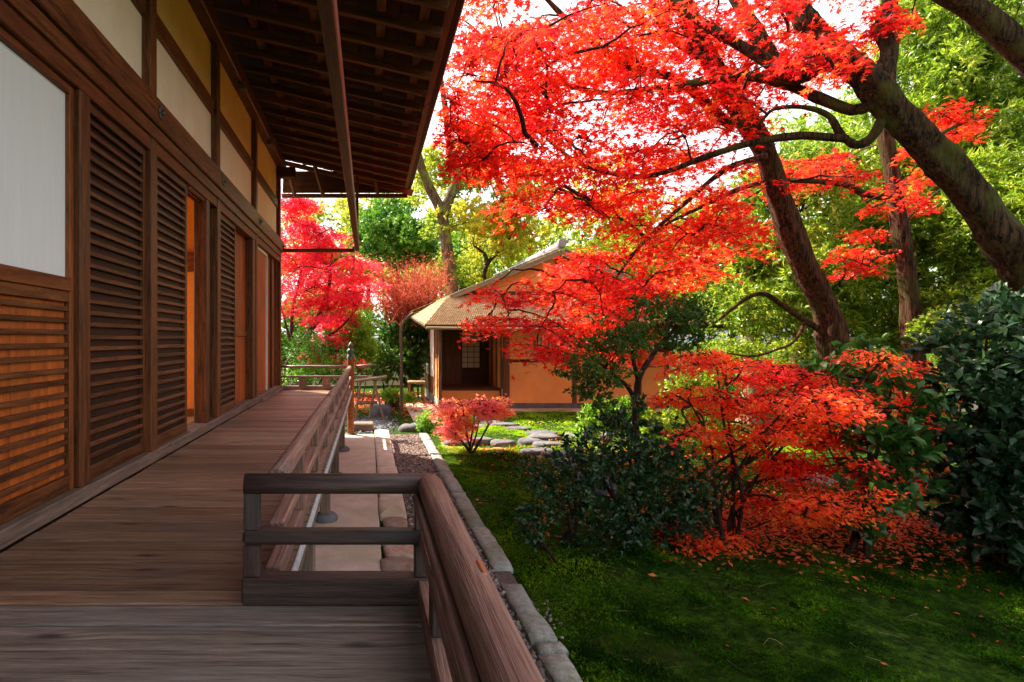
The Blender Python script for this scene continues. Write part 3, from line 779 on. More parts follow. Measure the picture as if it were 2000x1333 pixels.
# roof slopes
def slab(name, pts, th, mat, parent):
    p = np.array(pts, float); nrm = np.cross(p[1] - p[0], p[2] - p[0]); nrm /= np.linalg.norm(nrm)
    if nrm[2] < 0: nrm = -nrm
    k = len(p); Vv = np.vstack([p, p + nrm * th])
    bm = bmesh.new(); vs = [bm.verts.new(v) for v in Vv]
    bm.faces.new(vs[:k][::-1]); bm.faces.new(vs[k:])
    for i in range(k): bm.faces.new((vs[i], vs[(i + 1) % k], vs[k + (i + 1) % k], vs[k + i]))
    bmesh.ops.recalc_face_normals(bm, faces=bm.faces[:])
    loc = Vector(p.mean(0)); bmesh.ops.translate(bm, vec=-loc, verts=bm.verts)
    me = bpy.data.meshes.new(name); bm.to_mesh(me); bm.free(); me.materials.append(mat)
    return link(bpy.data.objects.new(name, me), parent, Matrix.Translation(loc))
zr = 6.75
slab('roof_deck', [(x_in - .6, -3.1, ez(x_in - .6) + .12), (x_in - .6, 11.6, ez(x_in - .6) + .12), (x_out + .05, 11.6, ez(x_out + .05) + .12), (x_out + .05, -3.1, ez(x_out + .05) + .12)], .03, M['eave_board'], rs)
slab('roof_slope', [(.86, -3.2, z_out + .20), (.86, 11.50, z_out + .20), (-2.9, 11.50, zr), (-2.9, -3.2, zr)], .07, M['tile'], rs)
slab('roof_slope', [(-2.9, -3.2, zr + .002), (-2.9, 11.50, zr + .002), (-4.9, 11.50, zr - .95), (-4.9, -3.2, zr - .95)], .07, M['tile'], rs)
# far gable: bargeboard, lit jack rafters and the return eave boards
beam('barge_rafter', P(585, 300, 11.2), P(806, 378, 11.62), .07, .12, M['warm_wood'], rs, .006)
for k in range(4):
    box('return_board', -1.72, .72 - .02 * k, 11.58 + .02 * k, 11.60 + .02 * k, EYE + 2.92 + .115 * k, EYE + 3.03 + .115 * k, M['eave_board'], rs, .004)
box('return_board', -1.74, .78, 11.60, 11.68, EYE + 2.84, EYE + 2.915, EW, rs, .006)
for (pxa, pya, pxb, pyb) in [(566, 345, 576, 384), (614, 322, 632, 384), (733, 352, 738, 380)]:
    beam('jack_strut', P(pxa, pya, 11.3), P(pxb, pyb, 11.52), .05, .07, M['eave_wood'], rs, .004)
slab('gable_wall', [(-4.2, 10.99, Z + 4.1), (-1.85, 10.99, Z + 4.1), (-1.85, 10.99, z_in + .3), (-2.9, 10.99, zr - .1), (-4.2, 10.99, zr - .75)], .04, M['plaster'], rs)
# long hanging rail below the eaves with its tie
hb = beam('hanging_beam', (-.215, -1.5, EYE + 1.76), (-.215, 11.06, EYE + 1.76), .085, .17, M['wall_wood'], hall, .008)
box('tie_bar', -1.62, -.262, 10.95, 11.03, Z + 2.60, Z + 2.665, M['wall_wood'], hall, .004)
box('tie_bar', -1.62, -.262, -1.2, -1.12, Z + 2.60, Z + 2.665, M['wall_wood'], hall, .004)
box('beam_hanger', -.245, -.19, 11.0, 11.05, EYE + 1.85, ez(-.21) - .05, M['wall_wood'], hall, .004)

# ============================================================ TEA HOUSE
TY = 15.0
tea = thing('tea_house', 'small tea house with orange clay walls and a bark shingle roof across the moss', 'tea house', (4.7, 17.5, 0))
TW, TD, TP = M['tea_wood'], M['tea_dark'], M['tea_plaster']
xL, xD, xR = 1.84, 3.56, 7.7
# plinth and front wall right of the recess
box('plinth', xD + .03, xR, TY - .06, TY + .1, -.1, .17, M['step_stone'], tea, .01)
box('plinth', xD - .2, xR + .1, TY - .55, TY - .065, -.1, .045, M['concrete'], tea, .02)
segs = [(xD + .085, 5.26), (5.38, 6.95), (7.05, xR)]
for i, (a, b) in enumerate(segs):
    if i == 0:
        box('wall_panel', a, b, TY, TY + .08, .17, 1.22, TP, tea, 0)
        box('wall_panel', a, 4.22, TY, TY + .08, 1.30, 2.25, TP, tea, 0)
        box('wall_panel', 5.0, b, TY, TY + .08, 1.30, 2.25, TP, tea, 0)
        box('wall_panel', 4.22, 5.0, TY, TY + .08, 1.95, 2.25, TP, tea, 0)
        w = box('lattice_window', 4.22, 5.0, TY + .06, TY + .075, 1.30, 1.95, M['paper_warm'], tea, 0)
        box('window_frame', 4.17, 5.05, TY - .02, TY + .05, 1.225, 1.295, TW, w)
        for k in range(8):
            xx = 4.28 + k * .094
            box('bar', xx - .012, xx + .012, TY + .01, TY + .035, 1.296, 1.95, TD, w, .002)
    else:
        box('wall_panel', a, b, TY, TY + .08, .17, 2.25, TP, tea, 0)
for (xx, hw) in [(xD, .075), (5.32, .055), (7.0, .05), (xR, .06)]:
    box('post', xx - hw, xx + hw, TY - .03, TY + .11, .02, 2.3, TW, tea, .008)
for xx in (1.85, 1.98): pass
# left corner: slender posts and clay strips
box('post', xL - .03, xL + .05, TY - .03, TY + .06, .02, 2.3, M['old_post'], tea, .008)
yy_ = TY + .08
for (dy, mat_, nm, zz) in [(.35, TP, 'wall_panel', 1.32), (.10, TW, 'post', 2.3), (.55, TP, 'wall_panel', 1.30), (.14, TW, 'post', 2.3), (1.1, M['white_plaster'], 'wall_panel', 2.25), (.12, TW, 'post', 2.3), (1.1, M['white_plaster'], 'wall_panel', 2.25), (.12, TW, 'post', 2.3)]:
    off = .02 if nm == 'post' else 0
    if zz < 2: 
        box(nm, xL - .0, xL + .06, yy_, yy_ + dy - .003, .25, zz, mat_, tea, 0)
        box('wall_board', xL - .0, xL + .05, yy_, yy_ + dy - .003, zz + .003, 2.28, M['warm_wood'], tea, .003)
    else:
        box(nm, xL - off, xL + .06 + off, yy_, yy_ + dy - .003, .75 if mat_ == M['white_plaster'] else .02, zz, mat_, tea, 0 if nm != 'post' else .006)
        if mat_ == M['white_plaster']: box('wall_board', xL, xL + .05, yy_, yy_ + dy - .003, .25, .748, TW, tea, .003)
    yy_ += dy
box('plinth', xL - .02, xL + .08, TY + .07, yy_, -.05, .247, M['kerb_stone'], tea, .01)
# recess: back wall, shoji, step, return wall
yB = 17.1
box('recess_floor', xL + .07, xD + .02, TY + .45, yB, .30, .50, M['tea_wood'], tea, 0)
box('step_board', xL + .08, xD - .08, TY + .42, TY + .447, .22, .46, TP, tea, .004)
box('step_rail', xL + .08, xD - .08, TY + .38, TY + .46, .462, .52, TD, tea, .006)
box('recess_ground', xL + .07, xD - .08, TY + .02, TY + .41, -.05, .03, M['concrete'], tea, 0)
dw = box('board_door', xL + .08, 2.62, yB - .06, yB - .035, .50, 2.26, TW, tea, 0)
for k in range(4): box('board', xL + .085 + k * .175, xL + .255 + k * .175, yB - .075, yB - .0605, .52, 2.25, M['tea_wood'], dw, .003)
box('post', 2.62, 2.71, yB - .09, yB - .02, .50, 2.26, TW, tea, .005)
sh = box('paper_screen', 2.73, 3.28, yB - .03, yB - .02, .98, 2.22, M['paper_warm'], tea, 0)
for k in range(4): 
    xx = 2.73 + .55 * k / 3; box('bar', xx - (.02 if k in (0, 3) else .007), xx + (.02 if k in (0, 3) else .007), yB - .055, yB - .031, .98, 2.22, TD, sh, .001)
for k in range(9):
    zz = .98 + 1.24 * k / 8; box('bar', 2.73, 3.28, yB - .05, yB - .0315, zz - .008, zz + .008, TD, sh, .001)
box('dark_panel', 2.72, 3.30, yB - .05, yB - .02, .50, .97, TD, tea, 0)
box('dark_panel', 3.30, xD - .02, yB - .03, yB - .0, .50, 2.26, TD, tea, 0)
box('return_wall', xD - .02, xD + .02, TY + .12, yB, .50, 2.26, M['tea_plaster'], tea, 0)
box('return_wall', xD - .02, xD + .02, TY + .12, TY + .5, .02, .499, M['white_plaster'], tea, 0)
for yv in (TY + .45, TY + 1.0, TY + 1.6): box('post', xD - .05, xD - .021, yv - .04, yv + .04, .50, 2.26, TW, tea, .003)
box('return_board', xD - .04, xD - .022, TY + .12, TY + .40, .52, 1.3, TW, tea, .003)
box('lintel', xL - .05, xR + .1, TY - .04, TY + .1, 2.302, 2.42, TD, tea, .008)
box('lintel', xL - .02, xL + .1, TY + .105, 19, 2.302, 2.42, TD, tea, .008)
box('side_wall', xR - .04, xR + .04, TY + .12, 19.2, .1, 2.3, TP, tea, 0)
box('rear_wall', xL + .1, xR, 19.15, 19.22, .1, 2.3, TP, tea, 0)
# front pent roof and main gable roof in shingle courses
rt = bpy.data.objects.new('roof', None); link(rt, tea, Matrix.Translation((4.9, 16, 2.9)))
def courses(name, e0, e1, t0, t1, n, mat, parent, thick=.013):
    """a slope of overlapping shingle courses from the eave edge e0-e1 up to t0-t1"""
    e0, e1, t0, t1 = [np.array(v, float) for v in (e0, e1, t0, t1)]
    a = Acc()
    nr = np.cross(e1 - e0, t0 - e0); nr /= np.linalg.norm(nr)
    if nr[2] < 0: nr = -nr
    for i in range(n):
        f0, f1 = i / n, min(1.0, (i + 1.25) / n)
        m_ = max(4, int(np.linalg.norm(e1 - e0) / .055))
        for j in range(m_):     # individual shakes of uneven length and thickness
            ga, gb_ = j / m_, (j + .93) / m_
            ja = rng.uniform(-.22, .22) / n if i > 0 else rng.uniform(-.02, .02) / n
            th = thick * rng.uniform(.75, 1.2)
            q = lambda f, g_: (e0 * (1 - g_) + e1 * g_) * (1 - f) + (t0 * (1 - g_) + t1 * g_) * f
            lo_a, lo_b, hi_b, hi_a = q(f0 + ja, ga), q(f0 + ja, gb_), q(f1, gb_), q(f1, ga)
            Vv = np.array([lo_a, lo_b, hi_b, hi_a, lo_a + nr * th, lo_b + nr * th, hi_b + nr * th * .2, hi_a + nr * th * .2])
            a.add(Vv, np.array([[4, 5, 6, 7], [0, 1, 5, 4], [1, 2, 6, 5], [3, 0, 4, 7], [0, 3, 2, 1]]))
    return tag(a.build(name, mat, parent), kind='stuff')
YF = 14.0
C1 = np.array([1.36, YF, 2.17]); C3 = np.array([8.6, YF, 2.17])
T1 = np.array([2.12, 15.3, 2.98]); T3 = np.array([7.75, 15.3, 2.98])
C2 = P(799, 615, 16.6); C4 = C2 * np.array([-1, 1, 1]) + np.array([9.86, 0, 0])
dn = np.array([0, 0, .05])
slab('roof_board', [C1 - dn, C3 - dn, T3 - dn, T1 - dn], .03, TD, rt)
courses('shingles', C1, C3, T1, T3, 24, M['shingle'], rt)
slab('roof_board', [C2 - dn, C1 - dn, T1 - dn], .03, TD, rt)
courses('shingles', C2, C1, T1 + np.array([-.01, .01, 0]), T1 + np.array([0, 0, 0]), 10, M['shingle'], rt)
slab('roof_board', [C3 - dn, C4 - dn, T3 - dn], .03, TD, rt)
courses('shingles', C3, C4, T3, T3 + np.array([.01, .01, 0]), 10, M['shingle'], rt)
beam('fascia', C1 + np.array([0, .03, -.045]), C3 + np.array([0, .03, -.045]), .04, .07, TD, rt, .005)
beam('fascia', C1 + np.array([.02, .05, -.045]), C2 + np.array([.02, 0, -.045]), .04, .07, TD, rt, .005)
AP = P(1095, 489, 15.2); AL = P(884, 576, 15.2); AR = np.array([2 * AP[0] - AL[0], 15.2, AL[2]])
bk = np.array([0, 4.9, 0])
EL = np.array([1.15, 16.6, 2.58]); ER = np.array([8.71, 16.6, 2.58])
slab('roof_board', [AL - dn * 2, AL + bk - dn * 2, AP + bk - dn * 2, AP - dn * 2], .05, TD, rt)
slab('roof_board', [AR - dn * 2, AR + bk - dn * 2, AP + bk - dn * 2, AP - dn * 2], .05, TD, rt)
courses('shingles', AL, AL + bk, AP, AP + bk, 24, M['shingle'], rt)
courses('shingles', AR + bk, AR, AP + bk, AP, 24, M['shingle'], rt)
courses('shingles', [1.2, 16.0, 2.60], [1.2, 19.8, 2.60], [2.2, 15.4, 3.0], [2.2, 19.8, 3.0], 6, M['shingle'], rt)
courses('shingles', [8.66, 19.8, 2.60], [8.66, 16.0, 2.60], [7.66, 19.8, 3.0], [7.66, 15.4, 3.0], 6, M['shingle'], rt)
for A_, s in ((AL, -1), (AR, 1)):
    beam('barge_board', A_ + np.array([s * .06, -.03, -.07]), AP + np.array([0, -.03, -.07]), .05, .14, M['bamboo'], rt, .008)
    d_ = AP - A_
    for k in range(9):
        f0, f1 = .38 + k * .065, .38 + (k + 1) * .065 - .006
        tl = beam('verge_tile', A_ + d_ * f0 + np.array([0, -.01, .06]), A_ + d_ * f1 + np.array([0, -.01, .06]), .13, .045, M['tile_pale'], rt, .012)
a = Acc(); tube(a, [AP + np.array([0, -.1, .13]), AP + np.array([0, 4.8, .13])], .1, .1, 12, 4, cap=True); a.build('ridge', M['tile_pale'], rt, True)
a = Acc(); tube(a, [AP + np.array([0, -.16, .17]), AP + np.array([0, -.02, .17])], .11, .11, 14, 3, cap=True); a.build('ridge_end_tile', M['tile_pale'], rt, True)
# gable wall
slab('gable_wall', [(2.35, 15.45, 2.9), (7.6, 15.45, 2.9), (5.0, 15.45, 4.05)], .05, TP, rt)
box('gable_rail', 2.2, 7.7, 15.36, 15.43, 2.98, 3.09, TD, rt, .006)
box('gable_post', 4.95, 5.05, 15.36, 15.43, 3.092, 3.97, TW, rt, .006)
# bamboo gutter and drain pole
a = Acc(); tube(a, [P(832, 641, 13.93), P(1250, 646, 13.93)], .035, .035, 8, 4, cap=True); a.build('gutter', M['bamboo'], tea, True)
a = Acc(); tube(a, [P(808, 612, 14.2), P(795, 622, 14.2), P(784, 640, 14.2), P(784, 700, 14.2), (.80, 14.2, .02)], .042, .038, 8, 24, rough=.05, cap=True); a.build('downpipe', M['drain'], tea, True)

# small things round the tea house
bn = thing('bench', 'small pale bench standing beside the white side wall of the tea house', 'bench', (1.35, 16.6, 0))
box('seat', 1.12, 1.60, 16.3, 16.95, .58, .63, M['bamboo'], bn, .006)
for xx in (1.16, 1.55):
    for yv in (16.36, 16.88): box('leg', xx - .02, xx + .02, yv - .02, yv + .02, 0, .578, M['tea_wood'], bn, .003)
box('stretcher', 1.185, 1.525, 16.345, 16.375, .30, .33, M['tea_wood'], bn, .003)
ts = thing('garden_trestle', 'rough wooden trestle table behind the onion topped corner post of the veranda', 'trestle', (.05, 13.2, 0))
beam('tabletop', (-.32, 13.2, .87), (.42, 13.2, .97), .4, .05, M['old_post'], ts)
for (xa, xb) in ((-.18, -.3), (.16, .02), (.12, .34)):
    beam('leg', (xa, 13.1, .88), (xb, 13.05, 0), .05, .05, M['old_post'], ts)
    beam('leg', (xa, 13.3, .88), (xb, 13.36, 0), .05, .05, M['old_post'], ts)
box('shelf', -.28, .2, 13.0, 13.38, .36, .40, M['old_post'], ts)
st = thing('tree_stump', 'short sawn tree stump on the red leaf litter beside the drain pole', 'stump', (.62, 15.3, 0))
a = Acc(); tube(a, [(.62, 15.3, 0), (.62, 15.3, .38)], .21, .18, 12, 4, rough=.05, cap=True); a.build('trunk', M['bark_moss'], st)
kn = thing('stump_seat', 'low squared timber block at the foot of the corner post', 'timber block', (-.1, 11.6, 0))
box('block', -.3, .1, 11.4, 11.75, 0, .16, M['old_post'], kn, .02)

# ============================================================ STONES
def stone(name, label, cat, px, py, rx, ry, rz, mat, group=None, rot=0, irr=.10, seg=14, sink=.0):
    g = G(px, py); g[2] = float(gh(g[0], g[1])) - sink
    a = Acc(); blob_stone(a, g, rx, ry, rz, seg, 4, irr, rot, slab=(name == 'stepping_stone'))
    o = a.build(name, mat, None, True, tuple(g))
    return tag(o, label, cat, group)
SG = 'stepping stones across the moss'
steps = [
    (948, 822, .30, .28, 'flat grey stepping stone farthest back, just behind the pink dwarf maple crown'),
    (962, 829, .32, .26, 'flat grey stepping stone second from the tea house end of the path'),
    (985, 836, .36, .28, 'broad grey stepping stone third from the tea house end of the path'),
    (1012, 843, .30, .25, 'grey stepping stone fourth along the path with a chipped front edge'),
    (928, 839, .32, .24, 'stepping stone partly hidden by the pink dwarf maple on its right side'),
    (1056, 849, .42, .30, 'largest stepping stone, long slab with a cracked right end'),
    (1063, 860, .40, .27, 'pale oval stepping stone directly in front of the longest slab'),
    (984, 870, .27, .21, 'lone stepping stone on the bare tan ground in the middle of the moss'),
    (1036, 870, .25, .22, 'stepping stone touching the dark slate stone from the left'),
    (1070, 877, .32, .22, 'dark edged slate stepping stone with a deep shadow along its front'),
    (1046, 889, .33, .25, 'brightest pale stepping stone at the near end of the path'),
    (1088, 897, .29, .22, 'nearest clear stepping stone just left of the dark camellia'),
    (1102, 909, .24, .22, 'small stepping stone half covered by the leaves of the dark camellia'),
    (1121, 855, .26, .22, 'stepping stone between the longest slab and the yellow green bush'),
    (1172, 858, .30, .22, 'stepping stone below the yellow green bush at the right end of the moss'),
    (891, 870, .28, .20, 'stepping stone nearest the kerb, left of the dwarf maple stems'),
    (938, 867, .26, .19, 'stepping stone seen between the stems of the dwarf maple')]
for (px, py, rx, ry, lab) in steps:
    stone('stepping_stone', lab, 'stepping stone', px, py, rx * .82, ry * .82, random.uniform(.07, .10), M['step_stone'], SG, random.uniform(-.3, .3), .13, 16, .005)
stone('dark_rock', 'rounded black garden rock on the moss beyond the end of the veranda', 'rock', 746, 812, .26, .2, .26, M['dark_rock'], irr=.16)
stone('grey_rock', 'low smooth grey rock beside the bright green little shrub', 'rock', 805, 842, .30, .16, .14, M['step_stone'], irr=.08)
stone('flat_rock', 'flat buried grey rock at the edge of the moss behind the black rock', 'rock', 742, 792, .42, .2, .05, M['step_stone'])
stone('mossy_rock', 'dark boulder in the shade at the foot of the dark shrub on the right', 'rock', 1880, 1040, .28, .22, .22, M['dark_rock'], irr=.15)
stone('mossy_rock', 'mossy boulder under the orange shrub beside the fallen red leaves', 'rock', 1590, 945, .42, .2, .2, M['kerb_stone'], irr=.13)
stone('mossy_rock', 'small dark boulder showing among the camellia stems', 'rock', 1160, 960, .28, .22, .26, M['dark_rock'], irr=.13)
sl_ = G(820, 782)
pth = box('path', 1.0, 1.75, 12.9, 18.5, -.1, .03, M['concrete'], None, .02); tag(pth, kind='structure')
# garden wall far right and far left behind the shrubs
gw = thing('garden_wall', 'pale plastered garden wall with a dark tile cap behind the evergreens at the right edge', 'wall', (18, 14.6, 0))
box('wall_panel', 14.6, 26, 14.5, 14.7, 0, 2.0, M['garden_plaster'], gw, 0)
box('cap', 14.5, 26, 14.4, 14.8, 2.002, 2.12, M['tile'], gw, .02)
gw2 = thing('garden_wall', 'pale plaster wall glimpsed behind the shrubs left of the tea house', 'wall', (-4, 23, 0))
box('wall_panel', -16, 12, 23.0, 23.2, 0, 1.5, M['garden_plaster'], gw2, 0)
box('cap', -16, 12, 22.9, 23.3, 1.502, 1.62, M['tile'], gw2, .02)

# ============================================================ VEGETATION
def T(v, f): return np.array(v, float), np.array(f)
TPL = {}
# five-lobed maple leaf
ang5 = np.radians([-118, -58, 0, 58, 118]); tr_ = [.55, .85, 1.0, .85, .55]
ring = []
for i in range(5):
    ring.append((tr_[i] * math.cos(ang5[i]), tr_[i] * math.sin(ang5[i]), -.16 * tr_[i]))
    if i < 4:
        am = (ang5[i] + ang5[i + 1]) / 2; ring.append((.30 * math.cos(am), .30 * math.sin(am), .02))
ring.append((-.12, 0, 0))
vv = [(0, 0, .05)] + ring; k = len(ring)
TPL['maple'] = T(vv, [(0, 1 + i, 1 + (i + 1) % k) for i in range(k)])
# simplified star for far maples
TPL['star'] = T([(-.3, 0, 0), (.1, -.14, 0), (.55, -.75, -.1), (.3, -.1, 0.03), (1, 0, -.12), (.3, .1, .03), (.55, .75, -.1), (.1, .14, 0)], [(0, 1, 7), (1, 2, 3), (1, 3, 7), (3, 4, 5), (3, 5, 7), (7, 5, 6)])
# pointed oval leaf with a fold along the midrib
TPL['oval'] = T([(0, 0, 0), (.38, -.24, .07), (.40, 0, 0), (.38, .24, .07), (.75, -.17, .01), (.75, 0, -.05), (.75, .17, .01), (1, 0, -.14)],
                [(0, 1, 2), (0, 2, 3), (1, 4, 5), (1, 5, 2), (2, 5, 6), (2, 6, 3), (4, 7, 5), (5, 7, 6)])
TPL['lance'] = T([(0, 0, 0), (.45, -.15, .05), (.45, 0, 0), (.45, .15, .05), (1, 0, -.18)], [(0, 1, 2), (0, 2, 3), (1, 4, 2), (2, 4, 3)])
TPL['small'] = T([(0, 0, 0), (.5, -.27, .07), (1, 0, -.06), (.5, .27, .07)], [(0, 1, 2), (0, 2, 3)])
TPL['thread'] = T([(0, -.03, 0), (1, 0, -.15), (0, .03, 0), (.1, 0, 0), (.85, .3, -.1), (.85, -.3, -.1)], [(0, 1, 2), (0, 4, 3), (3, 5, 2)])

def nrmz(a): return a / (np.linalg.norm(a, axis=-1, keepdims=True) + 1e-9)
def leaf_frames(Pn, Nn, Dn):
    Nn = nrmz(Nn); X_ = Dn - (Dn * Nn).sum(1, keepdims=True) * Nn; X_ = nrmz(X_ + 1e-6); Y_ = np.cross(Nn, X_)
    return X_, Y_, Nn
class Leaves:
    def __init__(s): s.p = []; s.n = []; s.d = []; s.s = []
    def add(s, p, n, d, sz): s.p.append(p); s.n.append(n); s.d.append(d); s.s.append(sz)
    def count(s): return sum(len(x) for x in s.s)
    def build(s, root, tpl, mat, singles=0, name='crown', keep=None):
        if not s.p: return
        p = np.concatenate(s.p); n = np.concatenate(s.n); d = np.concatenate(s.d); z = np.concatenate(s.s)
        ok = p[:, 2] > gh(p[:, 0], p[:, 1]) + .02
        if keep is not None: ok &= keep(p)
        p, n, d, z = p[ok], n[ok], d[ok], z[ok]
        X_, Y_, N_ = leaf_frames(p, n, d)
        tv, tf = TPL[tpl]
        sel = np.zeros(len(p), bool)
        if singles:
            u = 720 + p[:, 0] / np.maximum(p[:, 1], .1) * FPX; v = 663 + (EYE - p[:, 2]) / np.maximum(p[:, 1], .1) * FPX
            inside = (u > 5) & (u < 1990) & (v > 5) & (v < 1325) & (p[:, 1] > .3)
            face = np.abs((N_ * nrmz(p - np.array([0, 0, EYE]))).sum(1))
            sc = np.where(inside, z / p[:, 1] * (.35 + face), 0)
            order = np.argsort(-sc)[:singles]; order = order[sc[order] > 0]; sel[order] = True
            me = mesh_np('leaf', tv, tf, mat)
            for i in order:
                m = Matrix((Vector(X_[i]), Vector(Y_[i]), Vector(N_[i]))).transposed() * float(z[i])
                m = m.to_4x4(); m.translation = Vector(p[i])
                link(bpy.data.objects.new('leaf', me), root, m)
        r = ~sel
        V = p[r][:, None, :] + z[r][:, None, None] * (tv[None, :, 0:1] * X_[r][:, None] + tv[None, :, 1:2] * Y_[r][:, None] + tv[None, :, 2:3] * N_[r][:, None])
        # slight individual curl
        V[..., 2] += rng.normal(0, .05, V.shape[:2]) * z[r][:, None]
        F = (tf[None] + (np.arange(r.sum()) * len(tv))[:, None, None]).reshape(-1, 3)
        o = obj_np(name, V.reshape(-1, 3), F, mat, root)
        if singles or name == 'foliage': tag(o, kind='stuff')
        return o
def rvec(n): return nrmz(rng.normal(0, 1, (n, 3)))

def pad(L, c, r, n, size, droop=.25, tilt=(0, 0), thick=.05, jn=.45, aspect=1.0, yaw=0.0):
    """a flat spray of leaves along radiating twigs; returns twig end points"""
    k = rng.integers(5, 8)
    a0 = rng.random() * 6.28
    ang = a0 + np.arange(k) * 6.28 / k + rng.normal(0, .25, k); ln = r * rng.uniform(.6, 1.15, k)
    which = rng.integers(0, k, n); u = rng.random(n) ** .6
    lat = rng.normal(0, .16, n) * r * (.4 + u)
    ca, sa = np.cos(ang[which]), np.sin(ang[which])
    x = ca * ln[which] * u - sa * lat; y = sa * ln[which] * u + ca * lat
    y = y * aspect
    z = -droop * r * u ** 2 + tilt[0] * x + tilt[1] * y + rng.normal(0, thick, n)
    p = np.stack([x, y, z], 1) + c
    N = np.array([[0, 0, 1.0]]) + rng.normal(0, jn, (n, 3))
    D = np.stack([ca + rng.normal(0, .7, n), sa + rng.normal(0, .7, n), np.full(n, -.25) + rng.normal(0, .25, n)], 1)
    L.add(p, N, D, size * rng.uniform(.65, 1.2, n))
    tx = np.cos(ang) * ln; ty = np.sin(ang) * ln * aspect
    return np.stack([tx, ty, -droop * r + tilt[0] * tx + tilt[1] * ty], 1) * .8 + c

def sprigs(L, ell, n, per, size, spread=1.1, surf=.55, up=.45, jn=.35, upper=0.0):
    """rosettes of leaves through ellipsoids (c, r): dense towards the outside"""
    big = []
    for c, r in ell:       # a lumpy crown: a shrunken core with knots of foliage breaking out of it
        big.append((c, r * .78))
        for q in rvec(7): big.append((c + q * r * rng.uniform(.65, 1.05), r * rng.uniform(.22, .46)))
    ell = big
    w = np.array([np.prod(r) ** (2 / 3) for c, r in ell]); w /= w.sum()
    idx = rng.choice(len(ell), n, p=w)
    C_ = np.array([e[0] for e in ell])[idx]; R_ = np.array([e[1] for e in ell])[idx]
    d = rvec(n)
    if upper: d[:, 2] = np.abs(d[:, 2]) * np.where(rng.random(n) < upper, 1, np.sign(d[:, 2]))
    lump = 1 + .22 * np.sin(d[:, 0] * 5 + C_[:, 0] * 3) * np.sin(d[:, 2] * 6 + C_[:, 2]) + .12 * np.sin(d[:, 1] * 9 + d[:, 2] * 8)
    rad = (surf + (1 - surf) * rng.random(n) ** .5) * lump
    p = C_ + d * R_ * rad[:, None]
    ax = nrmz(d * .8 + np.array([0, 0, up]) + rng.normal(0, .35, (n, 3)))
    pp = np.repeat(p, per, 0); aa = np.repeat(ax, per, 0); m = len(pp)
    q = rvec(m); q = nrmz(q - (q * aa).sum(1, keepdims=True) * aa)
    th = rng.uniform(.35, 1.0, m)[:, None] * spread
    D = aa * np.cos(th) + q * np.sin(th)
    N = aa * np.sin(th) - q * np.cos(th) + rng.normal(0, jn, (m, 3))
    N = N * np.where((N[:, 2:3] < 0) & (rng.random((m, 1)) < .8), -1, 1)
    s = size * np.repeat(rng.uniform(.62, 1.12, n), per) * rng.uniform(.65, 1.2, m)
    off = aa * (rng.uniform(-.5, .5, m) * size * 1.2)[:, None]
    L.add(pp + off, N, D, s)
    return p
def E(px, py, Y, rx, ry, ryd=None):
    s = Y / FPX
    return (P(px, py, Y), np.array([rx * s, (ryd if ryd else min(rx, ry) * s * 1.1), ry * s]))

# ---------------------------------------------------------- the great red maples
def P_(path, Y):
    if np.isscalar(Y): Y = [Y] * len(path)
    Y = np.interp(np.linspace(0, 1, len(path)), np.linspace(0, 1, len(Y)), Y)
    return [P(a, b, y) for (a, b), y in zip(path, Y)]
class Maple:
    def __init__(s, label, base, barkmat, mat='maple_red', tpl='maple', singles=300, group=None, name='maple_tree'):
        s.root = thing(name, label, 'tree', base, group); s.bark = M[barkmat]; s.mat = M[mat]; s.tpl = tpl
        s.back = 0.0; s.L = Leaves(); s.tw = Acc(); s.sk = []; s.singles = singles
    def limb(s, pts, r0, r1, name='limb', segs=12, n=None, rough=.07, flare=0, skel=True, wob=.0):
        a = Acc(); n = n or len(pts) * 5
        c = tube(a, pts, r0, r1, segs, n, rough, cap=True, flare=flare, wob=wob)
        a.build(name, s.bark, s.root, True)
        if skel: s.sk.append(c)
    def skel(s): return np.vstack(s.sk)
    def twig_to(s, c, ends, r=.011):
        K = s.skel(); d = np.linalg.norm((K - c) * np.array([1, 1, 1.3]), axis=1)
        d = d + np.where(K[:, 2] > c[2] + .4, .5, 0)
        q = K[np.argmin(d)]
        dist = np.linalg.norm(q - c)
        mid = (q + c) / 2 + np.array([0, 0, .10 * dist]) + rng.normal(0, .07, 3) * dist
        path = tube(s.tw, [q, mid, c], min(.008 + .013 * dist, .032), r * .55, 5, 9, wob=.012 * dist)
        s.sk.append(path[5:])
        for e in ends:
            m_ = (c + e) / 2 + np.array([0, 0, .03]) + rng.normal(0, .02, 3)
            tube(s.tw, [c, m_, e], r * .45, .002, 3, 5)
    def pads(s, px, py, rx, ry, Y, n, r=.45, leaves=96, size=.064, dY=.8, **kw):
        back = s.back; k_ = (Y + back) / Y; r = r * k_; size = size * (1 + (k_ - 1) * .8)
        for i in range(n):
            a = rng.random() * 6.28; u = rng.random() ** .5
            y = Y + back + rng.normal(0, dY)
            c = P(px + rx * u * math.cos(a), py + ry * u * math.sin(a), max(y, 3.5))
            rr = r * rng.uniform(.65, 1.25)
            ends = pad(s.L, c, rr, int(leaves * (rr / r) ** 1.4), size, droop=rng.uniform(.1, .4), tilt=rng.normal(0, .13, 2), **kw)
            s.twig_to(c, ends)
    def done(s):
        tag(s.tw.build('twig', M['twig'], s.root, True), kind='stuff')
        s.L.build(s.root, s.tpl, s.mat, s.singles, 'crown', lambda p: (p[:, 0] > .97) | (p[:, 1] > 11.8) | (p[:, 2] > 6))

